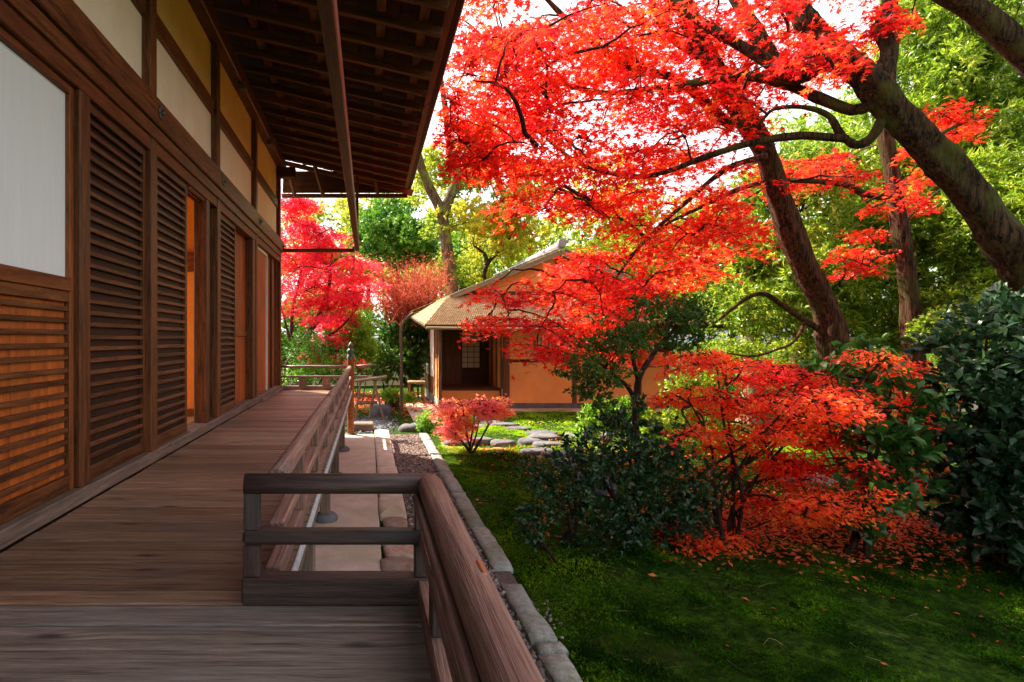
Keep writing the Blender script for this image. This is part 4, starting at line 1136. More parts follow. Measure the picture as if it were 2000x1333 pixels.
gA = G(1640, 875)
mA = Maple('red maple with the thick bowed trunk standing behind the orange bush', tuple(gA), 'bark_red')
yA = gA[1]
mA.limb(P_([(1640, 885), (1636, 780), (1626, 665), (1612, 600), (1562, 500), (1524, 400), (1496, 305), (1452, 225), (1395, 130), (1350, 40), (1310, -80), (1260, -220)], [yA, yA - .2, yA - .7, yA - 1.0]), .215, .10, 'trunk', 30, 90, .095, flare=.25)
mA.limb(P_([(1602, 645), (1565, 622), (1525, 594), (1492, 574), (1455, 585), (1405, 625)], [yA - .1, yA - .6]), .055, .02, segs=8)
mA.limb(P_([(1572, 630), (1550, 668), (1515, 684), (1470, 696), (1420, 690)], [yA - .3, yA - .9]), .028, .012, segs=6)
mA.limb(P_([(1452, 225), (1420, 240), (1330, 160), (1230, 130), (1130, 60), (1050, -20)], [yA - .8, yA - 1.0]), .085, .03)
mA.limb(P_([(1395, 130), (1300, 60), (1260, -40), (1210, -140)], [yA - .9, yA - 1.0]), .075, .03)
mA.limb(P_([(1496, 305), (1420, 330), (1340, 395), (1260, 470), (1190, 560)], [yA - .7, yA - .8]), .05, .015)

gC = np.array([9.0, 7.0, 0.0])
mC = Maple('red maple with a dark mossy trunk leaning in from the right edge', tuple(gC), 'bark_moss')
yC = 7.0
mC.limb([gC + np.array([0.15, 0, -.05]), gC + np.array([-.05, 0, .9])] + P_([(2090, 640), (2000, 525), (1905, 392), (1810, 285), (1735, 205), (1700, 160), (1668, 130)], yC), .235, .15, 'trunk', 30, 90, .085, flare=.2)
mC.limb(P_([(1668, 132), (1622, 122), (1552, 150), (1512, 122), (1476, 62), (1440, 0), (1400, -90), (1380, -200)], [yC, yC + .6, yC + 1.4]), .12, .05)
mC.limb(P_([(1550, 150), (1480, 108), (1400, 62), (1312, 2), (1220, -80), (1120, -160)], [yC + .3, yC + 1.6]), .075, .03)
mC.limb(P_([(1700, 165), (1728, 130), (1735, 95), (1722, 50), (1735, 0), (1760, -90)], [yC, yC + .2]), .10, .05)
mC.limb(P_([(1668, 130), (1610, 80), (1565, 25), (1530, -40), (1500, -140)], [yC + .1, yC + .5]), .15, .09)
mC.limb(P_([(1705, 205), (1662, 215), (1600, 192), (1530, 165), (1450, 150), (1340, 165), (1250, 178), (1165, 180), (1060, 150), (960, 110)], [yC, yC + .8, yC + 1.8]), .07, .02)
mC.limb(P_([(1722, 235), (1702, 268), (1672, 283), (1642, 262), (1618, 226), (1570, 210), (1512, 214), (1484, 242)], [yC, yC + .4]), .058, .016)
mC.limb(P_([(1655, 272), (1560, 266), (1470, 279), (1380, 306), (1300, 336), (1240, 345), (1160, 331), (1110, 306), (1040, 250), (970, 215)], [yC + .1, yC + 1.6]), .05, .014)
mC.limb(P_([(1810, 285), (1850, 255), (1900, 235), (1950, 225)], [yC + .2, yC + .8]), .03, .01)

gB = G(1800, 872)
mB = Maple('slender upright red maple between the bowed trunk and the leaning trunk', tuple(gB), 'bark_red')
yB_ = gB[1]
mB.limb(P_([(1806, 880), (1796, 780), (1785, 690), (1775, 560), (1756, 430), (1741, 330), (1727, 250), (1735, 150), (1740, 40), (1730, -90)], yB_), .15, .08, 'trunk', 20, 50, .08, flare=.2)
mB.limb(P_([(1742, 388), (1690, 380), (1652, 362), (1580, 354), (1500, 356), (1440, 372), (1370, 405), (1300, 440), (1230, 500)], [yB_, yB_ - .6, yB_ - 1.2]), .055, .016)
mB.limb(P_([(1765, 490), (1720, 500), (1680, 530), (1640, 560)], [yB_, yB_ - .4]), .025, .01)
mB.limb(P_([(1760, 440), (1800, 400), (1850, 360)], [yB_, yB_ + .4]), .03, .01)

gD = np.array([11.5, 8.0, 0])
mD = Maple('dark mossy maple limb arching in across the top right corner', tuple(gD), 'bark_moss', singles=0)
mD.limb([gD, gD + np.array([-.2, 0, 2.5])] + P_([(2130, 300), (2060, 185), (2000, 108), (1945, 55), (1890, 12), (1830, -20), (1740, -70), (1620, -150)], 7.5), .26, .10, 'trunk', 16, 50, .06)

# canopy
mC.back = 2.2; mA.back = 1.6
mC.pads(960, 60, 110, 90, 6.2, 16, size=.066)
mC.pads(960, 220, 90, 80, 6.3, 14, size=.066)
mA.pads(1130, 60, 130, 80, 7.0, 20)
mA.pads(1110, 170, 150, 50, 6.8, 20)
mC.pads(1290, 90, 130, 90, 6.8, 18)
mC.pads(1400, 130, 120, 60, 6.8, 12)
mC.pads(1330, 215, 130, 40, 6.8, 14)
mC.pads(1430, 230, 60, 50, 6.8, 5)
mA.pads(1390, 30, 60, 50, 7.6, 5)
mC.pads(1110, 255, 100, 30, 6.4, 9)
mC.pads(930, 310, 70, 30, 6.3, 7, size=.066)
mC.pads(1060, 330, 110, 26, 6.2, 9)
mC.pads(1230, 310, 150, 30, 6.3, 13)
mC.pads(1370, 330, 80, 34, 6.6, 7)
mA.pads(1080, 385, 110, 24, 7.0, 9)
mA.pads(1250, 385, 170, 26, 7.2, 13)
mA.pads(1310, 440, 150, 30, 7.4, 13)
mA.pads(1220, 490, 110, 26, 7.2, 9)
mA.pads(1370, 510, 70, 30, 8.0, 5)
mA.pads(1160, 545, 90, 22, 7.6, 8)
mA.pads(1040, 570, 95, 22, 7.6, 8)
mA.pads(1170, 596, 110, 22, 7.4, 10)
mA.pads(1000, 632, 70, 16, 7.3, 6)
mA.pads(1110, 640, 110, 22, 7.2, 10)
mA.pads(1060, 682, 55, 16, 7.2, 5)
mA.pads(1150, 690, 45, 16, 7.2, 4)
mB.pads(1590, 318, 100, 22, yB_ + .8, 11, size=.07)
mB.pads(1590, 350, 90, 20, yB_ + .8, 7, size=.07)
mB.pads(1410, 400, 50, 36, yB_ - .9, 5, size=.07)
mB.pads(1700, 440, 26, 50, yB_ - .2, 4, .3, 70, size=.07)
mB.pads(1680, 500, 60, 24, yB_ - .3, 5, .3, 80, size=.07)
mB.pads(1650, 530, 25, 12, yB_ - .3, 2, .28, 70, size=.07)
mB.pads(1800, 385, 45, 40, yB_ + .3, 6, .32, 80, size=.07)
mB.pads(1790, 310, 40, 30, yB_ + .3, 4, .32, 80, size=.07)
mC.back = .3
mC.pads(1870, 236, 55, 32, yC + .6, 8, .3, 80)
mC.pads(1630, 118, 90, 45, yC - .6, 10, .38, 110)
mC.pads(1560, 90, 70, 40, yC - .4, 6, .38, 110)
mC.pads(1740, 50, 50, 40, yC, 4, .3, 90)
mC.pads(1520, 20, 60, 30, yC, 5, .35, 90)
mA.pads(1400, 450, 90, 50, 7.6, 8)
mA.pads(1420, 370, 40, 40, 7.8, 4)
mA.pads(1290, 540, 90, 30, 7.8, 7)
mA.pads(1230, 580, 60, 20, 7.6, 5)
mC.pads(905, 210, 40, 110, 7.2, 12)
mC.pads(985, 290, 80, 60, 7.0, 10)
mA.pads(1120, 530, 60, 26, 7.4, 6)
mA.pads(1210, 660, 70, 34, 7.0, 7)
mA.pads(1260, 590, 60, 30, 7.4, 6)
mC.pads(1010, 130, 110, 70, 6.4, 9)
mC.pads(1220, 30, 110, 40, 6.8, 7)
mA.pads(1330, 130, 100, 60, 7.0, 7)
# the crowns go on above the frame
mC.back = 2.2
mA.pads(1150, -110, 230, 90, 7.2, 16)
mC.pads(1450, -130, 230, 90, 6.8, 14)
mB.pads(1700, -80, 110, 70, 8.5, 9)
mD.pads(1800, -130, 160, 60, 7.5, 8)
mC.pads(1000, -60, 100, 50, 6.0, 6, size=.066)
for m_ in (mA, mB, mC, mD): m_.done()

# ---------------------------------------------------------- generic trees and shrubs built from rosettes
def plant(name, label, cat, base, ells, n, per, size, tpl, mat, stems=(), bark_='twig', singles=0, group=None, leafname='crown', limbs=True, keep=None, **kw):
    root = thing(name, label, cat, tuple(base), group)
    L = Leaves(); pts = sprigs(L, ells, n, per, size, **kw)
    L.build(root, tpl, M[mat], singles, leafname, keep)
    if stems:
        for i, (path, r0, r1) in enumerate(stems):
            a = Acc(); tube(a, path, r0, r1, 10 if r0 > .05 else 6, len(path) * 6, .07 if r0 > .05 else 0, cap=True, flare=.25 if r0 > .05 else 0)
            a.build('trunk' if r0 > .05 else 'stem', M[bark_], root, True)
    if limbs:
        a = Acc()
        src = np.vstack([resample(p_, 10)[3:] for p_, _, _ in stems]) if stems else np.array([base])
        take = pts[rng.choice(len(pts), min(len(pts), 70), replace=False)]
        for q in take:
            s_ = src[np.argmin(np.linalg.norm((src - q) * np.array([1, 1, .6]), axis=1) + np.where(src[:, 2] > q[2], .3, 0))]
            d_ = np.linalg.norm(q - s_)
            tube(a, [s_, (s_ + q) / 2 + np.array([0, 0, -.06 * d_]) + rng.normal(0, .05, 3) * d_, q], .004 + .008 * d_, .002, 4, 6)
        tag(a.build('twig', M[bark_], root, True), kind='stuff')
    return root
def gnd(px, Y): return np.array([(px - 720) / FPX * Y, Y, 0.0])

# evergreens on the right: individual trees standing in front of the garden wall
EVG = 'evergreen trees along the right side'
def evergreen(label, px, Y, ells, n, size=.15, mat='evergreen', trunk=.14):
    b = gnd(px, Y)
    top = ells[0][0]
    return plant('evergreen_tree', label, 'tree', b, ells, n, 8, size, 'lance', mat, [([b, b + np.array([.1, 0, 1.2]), b * .6 + top * .4 + np.array([0, 0, 1.0]), top], trunk, .04)], 'bark_moss', group=EVG, surf=.45, up=.15, upper=.3)
evergreen('tall evergreen with pale yellow green leaves filling the gap behind the bowed maple trunk', 1560, 12.2,
          [E(1560, 420, 12.2, 110, 110, 1.2), E(1500, 510, 12.0, 80, 80, 1.0), E(1600, 560, 11.8, 110, 80, 1.0), E(1540, 330, 12.6, 90, 70, 1), E(1480, 600, 11.6, 60, 60, .8), E(1560, 640, 11.6, 80, 50, .8), E(1440, 450, 13, 70, 90, 1), E(1640, 470, 12.6, 70, 80, 1)], 4600)
evergreen('broad evergreen with glossy leaves behind the slender upright trunk', 1760, 12.6,
          [E(1760, 420, 12.4, 110, 120, 1.2), E(1720, 560, 12, 80, 90, 1), E(1840, 520, 11.8, 90, 90, 1), E(1680, 330, 12.8, 80, 90, 1), E(1800, 300, 12.8, 110, 90, 1.1), E(1830, 630, 11.5, 80, 60, .9)], 5200)
evergreen('tallest evergreen at the right edge rising above the arching dark limb', 1930, 12.8,
          [E(1900, 140, 12.6, 120, 130, 1.3), E(1980, 260, 12.2, 110, 120, 1.2), E(1850, 50, 13, 110, 100, 1.2), E(1990, 30, 12.8, 120, 120, 1.2), E(1900, 300, 12.2, 100, 90, 1), E(1780, 160, 13.2, 100, 110, 1.2)], 5600, .16)
evergreen('dense evergreen low at the right edge below the leaning maple trunk', 1990, 10.8,
          [E(1960, 480, 10.6, 90, 110, 1.1), E(2050, 380, 10.8, 110, 130, 1.1), E(1940, 600, 10.4, 100, 70, .9), E(2080, 560, 10.2, 100, 120, 1), E(1900, 400, 11.2, 70, 80, .9)], 4200, .14)
# a second rank behind them keeps the sky out
evergreen('dark evergreen standing deeper in the garden behind the broad glossy one', 1700, 16,
          [E(1650, 350, 16, 150, 170, 2), E(1800, 260, 16.5, 160, 190, 2), E(1960, 350, 16, 150, 200, 2), E(1750, 520, 15.5, 220, 110, 1.5), E(1930, 560, 15.5, 150, 100, 1.5), E(1900, 80, 17, 160, 150, 2), E(1560, 560, 15.5, 150, 120, 1.5), E(1420, 560, 15.5, 120, 100, 1.5)], 6000, .2)
pale = plant('pale_trunk_tree', 'evergreen with a pale bare trunk between the tea house and the bowed maple', 'tree', gnd(1468, 12.6),
      [E(1440, 480, 13.2, 80, 60, 1), E(1510, 540, 13.2, 60, 50, .9), E(1400, 560, 13.6, 70, 60, 1)], 1100, 8, .13, 'lance', 'evergreen',
      [([gnd(1470, 12.6), P(1470, 700, 12.6), P(1462, 600, 12.6), P(1458, 520, 12.7), P(1450, 450, 12.9)], .27, .10)], 'bark_pale', surf=.4)

# trees behind the tea house
plant('yellow_green_tree', 'tall yellow green tree behind the tea house gable', 'tree', gnd(1200, 23),
      [E(1150, 400, 23, 90, 80, 2), E(1270, 440, 22, 90, 80, 2), E(1200, 500, 22, 120, 60, 2), E(1330, 520, 21.5, 90, 70, 1.8), E(1390, 440, 23, 70, 70, 1.8), E(1280, 590, 21, 110, 50, 1.5)], 2600, 9, .2, 'small', 'yellow_green',
      [([gnd(1250, 23), P(1250, 600, 23), P(1230, 480, 23)], .25, .1)], 'bark_moss', surf=.3)
plant('yellow_green_tree', 'yellow green tree with a mossy forked trunk rising past the far corner of the eaves', 'tree', gnd(880, 21),
      [E(940, 430, 21, 75, 45, 1.6), E(900, 350, 21.5, 50, 40, 1.2), E(1000, 410, 21, 60, 45, 1.4), E(860, 440, 20.5, 40, 35, 1.2), E(960, 340, 22, 60, 40, 1.4), E(1040, 350, 22, 50, 40, 1.2), E(850, 330, 22, 40, 50, 1.2), E(930, 270, 22.5, 60, 40, 1.2)], 2900, 9, .15, 'small', 'yellow_green',
      [([gnd(885, 20), P(880, 640, 20), P(882, 560, 20), P(872, 480, 20), P(862, 415, 20), P(835, 360, 20), P(815, 300, 19.5), P(800, 200, 19.5)], .30, .11),
       ([P(864, 420, 20), P(890, 350, 20.2), P(878, 280, 20.2), P(868, 200, 20), P(850, 80, 20)], .17, .06),
       ([P(885, 360, 20.2), P(915, 310, 20.3), P(950, 250, 20.5)], .12, .04)], 'bark_green', surf=.2, limbs=True)
plant('slender_tree', 'slender open tree with a leaning trunk just left of the tea house ridge', 'tree', gnd(930, 22),
      [E(990, 490, 21.5, 50, 35, 1.2), E(950, 450, 22, 50, 40, 1.2), E(920, 520, 22, 40, 40, 1.2), E(1040, 460, 22, 40, 35, 1)], 900, 9, .14, 'small', 'yellow_green',
      [([gnd(925, 21.5), P(935, 600, 21.5), P(944, 545, 21.5), P(956, 510, 21.5), P(985, 480, 21.5), P(1010, 440, 21.5)], .16, .04),
       ([P(952, 516, 21.5), P(946, 496, 21.6), P(925, 480, 21.7)], .09, .03)], 'twig', surf=.2)
plant('round_green_tree', 'rounded dark green tree between the hanging beam and the forked trunk', 'tree', gnd(780, 24),
      [E(775, 465, 23, 65, 50, 1.8), E(730, 470, 23, 45, 50, 1.5), E(815, 480, 23, 40, 40, 1.4), E(765, 420, 24, 55, 30, 1.4)], 2200, 8, .17, 'small', 'mid_green',
      [([gnd(780, 24), P(778, 560, 24), P(775, 470, 24)], .22, .06)], 'bark_moss', surf=.55)
plant('pale_green_tree', 'pale sunlit tree with thin leaves far behind the red maple at the veranda end', 'tree', gnd(680, 27),
      [E(660, 410, 27, 50, 40, 1.6), E(690, 440, 26, 40, 50, 1.5), E(720, 400, 28, 60, 30, 1.6), E(800, 385, 28, 60, 25, 1.6)], 1100, 8, .17, 'small', 'yellow_green',
      [([gnd(690, 27), P(690, 520, 27), P(685, 420, 27)], .2, .06)], 'twig', surf=.2)
plant('evergreen_tree', 'deep green tree closing the view behind the tea house roof', 'tree', gnd(1000, 30),
      [E(1000, 560, 28, 140, 70, 2), E(850, 560, 28, 90, 60, 2), E(1100, 560, 29, 120, 70, 2)], 1500, 8, .26, 'small', 'evergreen', [([gnd(1000, 30), P(1000, 560, 30)], .25, .1)], 'bark_moss', surf=.4)

BGT = 'distant trees closing the garden'
for (px, Yb, top, wd, h_, mat_, lab) in [
    (590, 34, 470, 90, 110, 'evergreen', 'distant evergreen behind the crimson maple at the veranda end'),
    (720, 36, 500, 90, 90, 'yellow_green', 'distant yellowing tree behind the rounded dark green tree'),
    (850, 35, 500, 80, 90, 'mid_green', 'distant green tree behind the coral red maple'),
    (640, 30, 590, 90, 60, 'mid_green', 'distant dark thicket tree low behind the crimson maple'),
    (960, 38, 470, 90, 100, 'yellow_green', 'distant yellow tree behind the mossy forked trunk'),
    (1130, 36, 470, 110, 110, 'yellow_green', 'distant yellow green tree just over the tea house ridge'),
    (1290, 30, 500, 110, 110, 'evergreen', 'distant evergreen right of the tea house ridge'),
    (1430, 26, 520, 90, 110, 'yellow_green', 'distant light green tree behind the pale bare trunk'),
    (1370, 21, 600, 110, 60, 'evergreen', 'leafy evergreen filling the space right of the tea house wall'),
    (1560, 22, 500, 120, 140, 'evergreen', 'distant evergreen seen behind the bowed maple trunk')]:
    plant('background_tree', lab, 'tree', gnd(px, Yb), [E(px, top, Yb, wd, h_ * .6, 2.2), E(px - wd * .5, top + h_ * .35, Yb, wd * .7, h_ * .5, 2), E(px + wd * .5, top + h_ * .4, Yb, wd * .7, h_ * .5, 2)], 1300, 8, .0085 * Yb * .8, 'small', mat_,
          [([gnd(px, Yb), P(px, top + h_ * .6, Yb), P(px + 5, top, Yb)], .22, .06)], 'bark_moss', group=BGT, surf=.35)

# crimson maple behind the veranda end
mE = Maple('crimson maple glowing behind the far end of the veranda', tuple(gnd(545, 16)), 'twig', 'maple_crimson', 'star', 0)
mE.limb([gnd(545, 16), P(560, 720, 16), P(575, 690, 16), P(610, 640, 15.8), P(640, 570, 15.8), P(650, 480, 16)], .11, .03, 'trunk', 10)
mE.limb([P(575, 690, 16), P(620, 668, 15.7), P(665, 640, 15.5), P(700, 600, 15.5)], .055, .015)
mE.limb([P(575, 690, 16), P(570, 620, 16), P(590, 520, 16.2), P(600, 430, 16.4)], .06, .015)
mE.limb([P(575, 690, 16), P(560, 640, 15.8), P(545, 580, 16)], .05, .015)
for (px, py, rx, ry, n) in [(590, 410, 35, 30, 9), (590, 455, 40, 25, 10), (640, 480, 40, 25, 9), (580, 505, 40, 20, 9), (660, 520, 60, 25, 13), (600, 545, 50, 22, 12), (690, 555, 45, 22, 10), (630, 585, 60, 18, 12), (700, 590, 30, 14, 5), (655, 620, 40, 18, 8), (600, 610, 40, 15, 5), (660, 655, 26, 14, 5), (640, 690, 30, 10, 5), (660, 700, 40, 8, 4), (530, 500, 40, 80, 9), (560, 390, 40, 30, 8)]:
    mE.pads(px, py, rx, ry, 15.6, int(n * 1.15), .48, 150, .092, dY=.6)
mE.done()
# coral shrub of bare red twigs
root = thing('coral_bark_maple', 'coral red maple with upright bare twigs left of the tea house roof', 'tree', tuple(gnd(800, 18)))
a = Acc(); L = Leaves()
b0 = gnd(805, 18)
for i in range(190):
    c0 = P(rng.uniform(750, 850), rng.uniform(585, 640), 18 + rng.normal(0, .4))
    up_ = rng.random()
    e = P(rng.uniform(722, 880), rng.uniform(505, 600), 18 + rng.normal(0, .8))
    mid = (c0 + e) / 2 + np.array([0, 0, -.12])
    tube(a, [c0, mid, e], .02, .005, 4, 6, wob=.02)
    for q in range(5):
        s_ = c0 * (.7 - .12 * q) + e * (.3 + .12 * q)
        d_ = nrmz(e - c0 + rng.normal(0, .5, 3)) * rng.uniform(.25, .6)
        tube(a, [s_, s_ + d_], .008, .003, 3, 3)
    n = 34; t_ = rng.uniform(.3, 1.1, n)[:, None]
    L.add(c0 * (1 - t_) + e * t_ + rng.normal(0, .13, (n, 3)), np.array([[0, 0, 1.]]) + rng.normal(0, .6, (n, 3)), rng.normal(0, 1, (n, 3)) + nrmz(e - c0), np.full(n, .085) * rng.uniform(.6, 1.2, n))
a.build('branch', M['twig_red'], root, True); L.build(root, 'thread', M['coral'], 0, 'crown')
a = Acc(); tube(a, [b0, P(800, 700, 18), P(800, 630, 18)], .07, .04, 8, 8); a.build('trunk', M['twig_red'], root, True)

# shrubs along the far left
SHL = None
def bush(label, px, Y, ells, n, per, size, tpl, mat, name='shrub', **kw):
    b = gnd(px, Y)
    st = [([b + rng.normal(0, .06, 3) * np.array([1, 1, 0]), (b + e[0]) / 2 + rng.normal(0, .06, 3), e[0]], .018, .006) for e in ells[:5]]
    return plant(name, label, 'shrub', b, ells, n, per, size, tpl, mat, st, 'twig', **kw)
bush('loose green shrub with small leaves right behind the far railing', 600, 14.2, [E(595, 690, 14.2, 40, 40), E(640, 720, 14.4, 50, 40), E(580, 735, 13.8, 40, 30), E(660, 690, 14.8, 40, 30)], 750, 8, .11, 'lance', 'mid_green', surf=.2)
bush('bright green feathery bush rising behind the corner post', 700, 16, [E(696, 640, 16, 32, 38), E(715, 680, 16, 25, 30), E(680, 675, 16, 20, 20)], 450, 8, .14, 'lance', 'bright_green', surf=.2)
bush('big dark leafed shrub between the corner post and the drain pole', 755, 18.5, [E(740, 640, 18.5, 60, 50), E(770, 690, 18, 55, 45), E(735, 710, 17.6, 45, 35), E(800, 650, 18.5, 40, 40)], 1500, 8, .13, 'oval', 'mid_green', surf=.5)
bush('rounded green shrub squeezed between the drain pole and the tea house wall', 815, 17.8, [E(815, 690, 17.8, 28, 35), E(810, 655, 18, 28, 25), E(800, 730, 17.5, 25, 22)], 700, 8, .12, 'small', 'small_green', surf=.5)
bush('shaded evergreen shrub at the back left behind the crimson maple', 560, 19, [E(560, 640, 19, 60, 60), E(620, 650, 19.5, 60, 50), E(680, 640, 20, 60, 50), E(540, 710, 18, 50, 50), E(620, 740, 18.5, 60, 30)], 1600, 8, .15, 'small', 'mid_green', surf=.5)
bush('low clump of bright ferns beside the sawn stump', 775, 14.8, [E(772, 772, 14.8, 22, 10), E(800, 778, 14.6, 18, 8)], 90, 8, .14, 'lance', 'bright_green', surf=.1)
bush('small bright green shrub at the end of the kerb beside the dwarf maple', 832, 11.3, [E(832, 824, 11.3, 24, 18), E(822, 832, 11.2, 14, 12), E(845, 830, 11.3, 14, 12)], 170, 8, .075, 'lance', 'bright_green', surf=.1)

# pink dwarf maple by the kerb
gP = G(920, 893)
mP = Maple('little pink and orange dwarf maple growing from a moss mound by the kerb', tuple(gP), 'twig', 'dwarf_pink', 'star', 0, name='dwarf_maple')
yP = gP[1]
gb_ = gP + np.array([0, 0, .06])
for (e, mid) in [((880, 815), (893, 850)), ((905, 805), (912, 850)), ((940, 800), (930, 850)), ((965, 812), (945, 848)), ((930, 790), (922, 845)), ((955, 825), (940, 858)), ((880, 840), (900, 862))]:
    mP.limb([gb_ + rng.normal(0, .02, 3) * np.array([1, 1, 0]), P(mid[0], mid[1], yP + rng.normal(0, .1)), P(e[0], e[1], yP + rng.normal(0, .25))], .017, .006, 'stem', 6)
for (px, py, rx, ry, n, r) in [(900, 792, 40, 10, 14, .22), (945, 790, 35, 10, 14, .22), (925, 800, 55, 12, 16, .22), (972, 803, 16, 6, 6, .16), (885, 815, 28, 12, 12, .20), (905, 830, 26, 10, 8, .18), (880, 840, 18, 8, 7, .16), (900, 852, 22, 6, 6, .15)]:
    mP.pads(px, py, rx, ry, yP, n, r, 75, .062, dY=.22, thick=.03)
mP.done()

# small-leaved tree in the middle
gM = gnd(1255, 7.2)
plant('garden_tree', 'small open tree with dark little leaves and bent stems in front of the clay wall', 'tree', gM,
      [E(1170, 680, 7.0, 70, 36, .5), E(1240, 640, 7.3, 80, 40, .6), E(1310, 660, 7.5, 60, 45, .6), E(1340, 610, 7.6, 45, 40, .5), E(1130, 720, 6.8, 45, 26, .4), E(1200, 730, 6.9, 55, 30, .4), E(1290, 600, 7.5, 60, 30, .5), E(1160, 770, 6.8, 40, 26, .4)], 1300, 7, .058, 'oval', 'small_green',
      [([gM, P(1242, 850, 7.2), P(1244, 780, 7.2), P(1250, 735, 7.2), P(1285, 680, 7.3), P(1320, 640, 7.5)], .055, .02),
       ([P(1244, 790, 7.2), P(1225, 755, 7.1), P(1195, 730, 7), P(1160, 700, 6.9)], .03, .012),
       ([P(1248, 750, 7.2), P(1235, 690, 7.2), P(1240, 640, 7.3)], .03, .012)], 'twig', surf=.15, up=.5)
bush('yellow green bush catching the sun at the right end of the moss', 1190, 9.6, [E(1175, 800, 9.4, 35, 26), E(1200, 822, 9.4, 40, 24), E(1160, 838, 9.3, 28, 20), E(1230, 800, 9.6, 30, 30)], 420, 8, .085, 'small', 'bright_green', surf=.15)
bush('pale green bush glowing deep between the dark tree and the orange bush', 1370, 10, [E(1330, 770, 10, 50, 50), E(1400, 740, 10.4, 50, 40), E(1300, 840, 9.6, 50, 40), E(1390, 830, 9.8, 50, 40)], 900, 8, .08, 'small', 'evergreen', surf=.3)
bush('sunlit green undergrowth behind the orange bush near the pale trunk', 1500, 11, [E(1420, 690, 11, 60, 40), E(1520, 700, 11, 70, 40), E(1640, 700, 10.6, 60, 40), E(1720, 720, 10.4, 60, 50), E(1690, 650, 12, 70, 40), E(1760, 660, 11.6, 60, 40)], 1900, 8, .1, 'lance', 'evergreen', surf=.3)
bush('green and yellow shrub in the gap right of the slender trunk', 1860, 9, [E(1850, 650, 9, 45, 50), E(1870, 720, 8.8, 50, 40), E(1840, 770, 8.8, 50, 40)], 800, 8, .08, 'small', 'evergreen', surf=.3)

# dark camellia in the foreground: two clumps
def cam_bush(label, px, Y, ells, n, size, singles, seed_off=0, tpl='oval', mat='camellia', per=7, **kw):
    b = gnd(px, Y)
    st = [([b + rng.normal(0, .10, 3) * np.array([1, 1, 0]), b * .45 + e[0] * .55 + rng.normal(0, .08, 3), e[0] + np.array([0, 0, .1])], .024, .008) for e in ells]
    return plant('camellia_bush' if mat == 'camellia' else 'broadleaf_shrub', label, 'shrub', b, ells, n, per, size, tpl, M and mat, st, 'twig', singles=singles, leafname='foliage', **kw)
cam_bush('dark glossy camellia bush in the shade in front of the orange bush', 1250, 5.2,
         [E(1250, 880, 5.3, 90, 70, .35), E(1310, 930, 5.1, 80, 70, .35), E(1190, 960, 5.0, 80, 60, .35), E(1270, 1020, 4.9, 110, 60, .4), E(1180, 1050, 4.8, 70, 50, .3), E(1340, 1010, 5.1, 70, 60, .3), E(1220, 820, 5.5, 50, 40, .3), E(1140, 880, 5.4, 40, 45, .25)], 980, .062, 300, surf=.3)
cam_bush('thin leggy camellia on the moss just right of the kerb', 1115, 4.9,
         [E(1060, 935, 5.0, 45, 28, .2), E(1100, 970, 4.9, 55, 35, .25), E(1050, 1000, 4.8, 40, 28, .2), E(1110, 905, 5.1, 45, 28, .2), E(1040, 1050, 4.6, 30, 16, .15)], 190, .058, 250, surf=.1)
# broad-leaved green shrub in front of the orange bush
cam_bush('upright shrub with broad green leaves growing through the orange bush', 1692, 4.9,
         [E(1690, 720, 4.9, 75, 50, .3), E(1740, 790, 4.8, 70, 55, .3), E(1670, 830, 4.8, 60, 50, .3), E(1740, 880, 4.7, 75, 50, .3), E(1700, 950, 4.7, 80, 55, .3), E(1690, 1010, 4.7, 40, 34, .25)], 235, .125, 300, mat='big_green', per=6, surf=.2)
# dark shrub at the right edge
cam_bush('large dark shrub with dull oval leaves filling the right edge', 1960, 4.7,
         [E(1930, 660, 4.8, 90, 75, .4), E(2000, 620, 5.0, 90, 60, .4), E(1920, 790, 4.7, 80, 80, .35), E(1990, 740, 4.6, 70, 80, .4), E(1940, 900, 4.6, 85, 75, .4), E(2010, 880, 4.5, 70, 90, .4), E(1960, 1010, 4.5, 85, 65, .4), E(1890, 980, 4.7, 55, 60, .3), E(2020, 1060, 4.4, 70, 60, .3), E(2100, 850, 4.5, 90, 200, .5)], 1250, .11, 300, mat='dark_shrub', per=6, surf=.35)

# orange enkianthus bush
gO = gnd(1430, 5.3)
mO = Maple('orange red bush with layered sprays of small leaves in the middle of the garden', tuple(gO), 'twig', 'orange', 'oval', 300, name='orange_bush')
mO.root['category'] = 'shrub'
for i in range(9):
    b = gO + np.array([rng.normal(0, .16), rng.normal(0, .12), 0])
    tx = rng.uniform(1330, 1600); ty = rng.uniform(700, 860)
    mO.limb([b, b + np.array([rng.normal(0, .04), 0, .45]), P(.5 * 1430 + .5 * tx, .5 * 950 + .5 * ty, 5.3 + rng.normal(0, .15)), P(tx, ty, 5.35 + rng.normal(0, .25))], .018, .006, 'stem', 6)
for (pa, pb) in [((1440, 1000), (1520, 860)), ((1600, 800), (1700, 770)), ((1450, 950), (1760, 880)), ((1430, 1040), (1550, 1000)), ((1430, 980), (1290, 860)), ((1440, 1010), (1390, 900))]:
    mO.limb([gO + np.array([0, 0, .3]), P(pa[0], pa[1], 5.3), P(pb[0], pb[1], 5.4)], .014, .005, 'branch', 5)
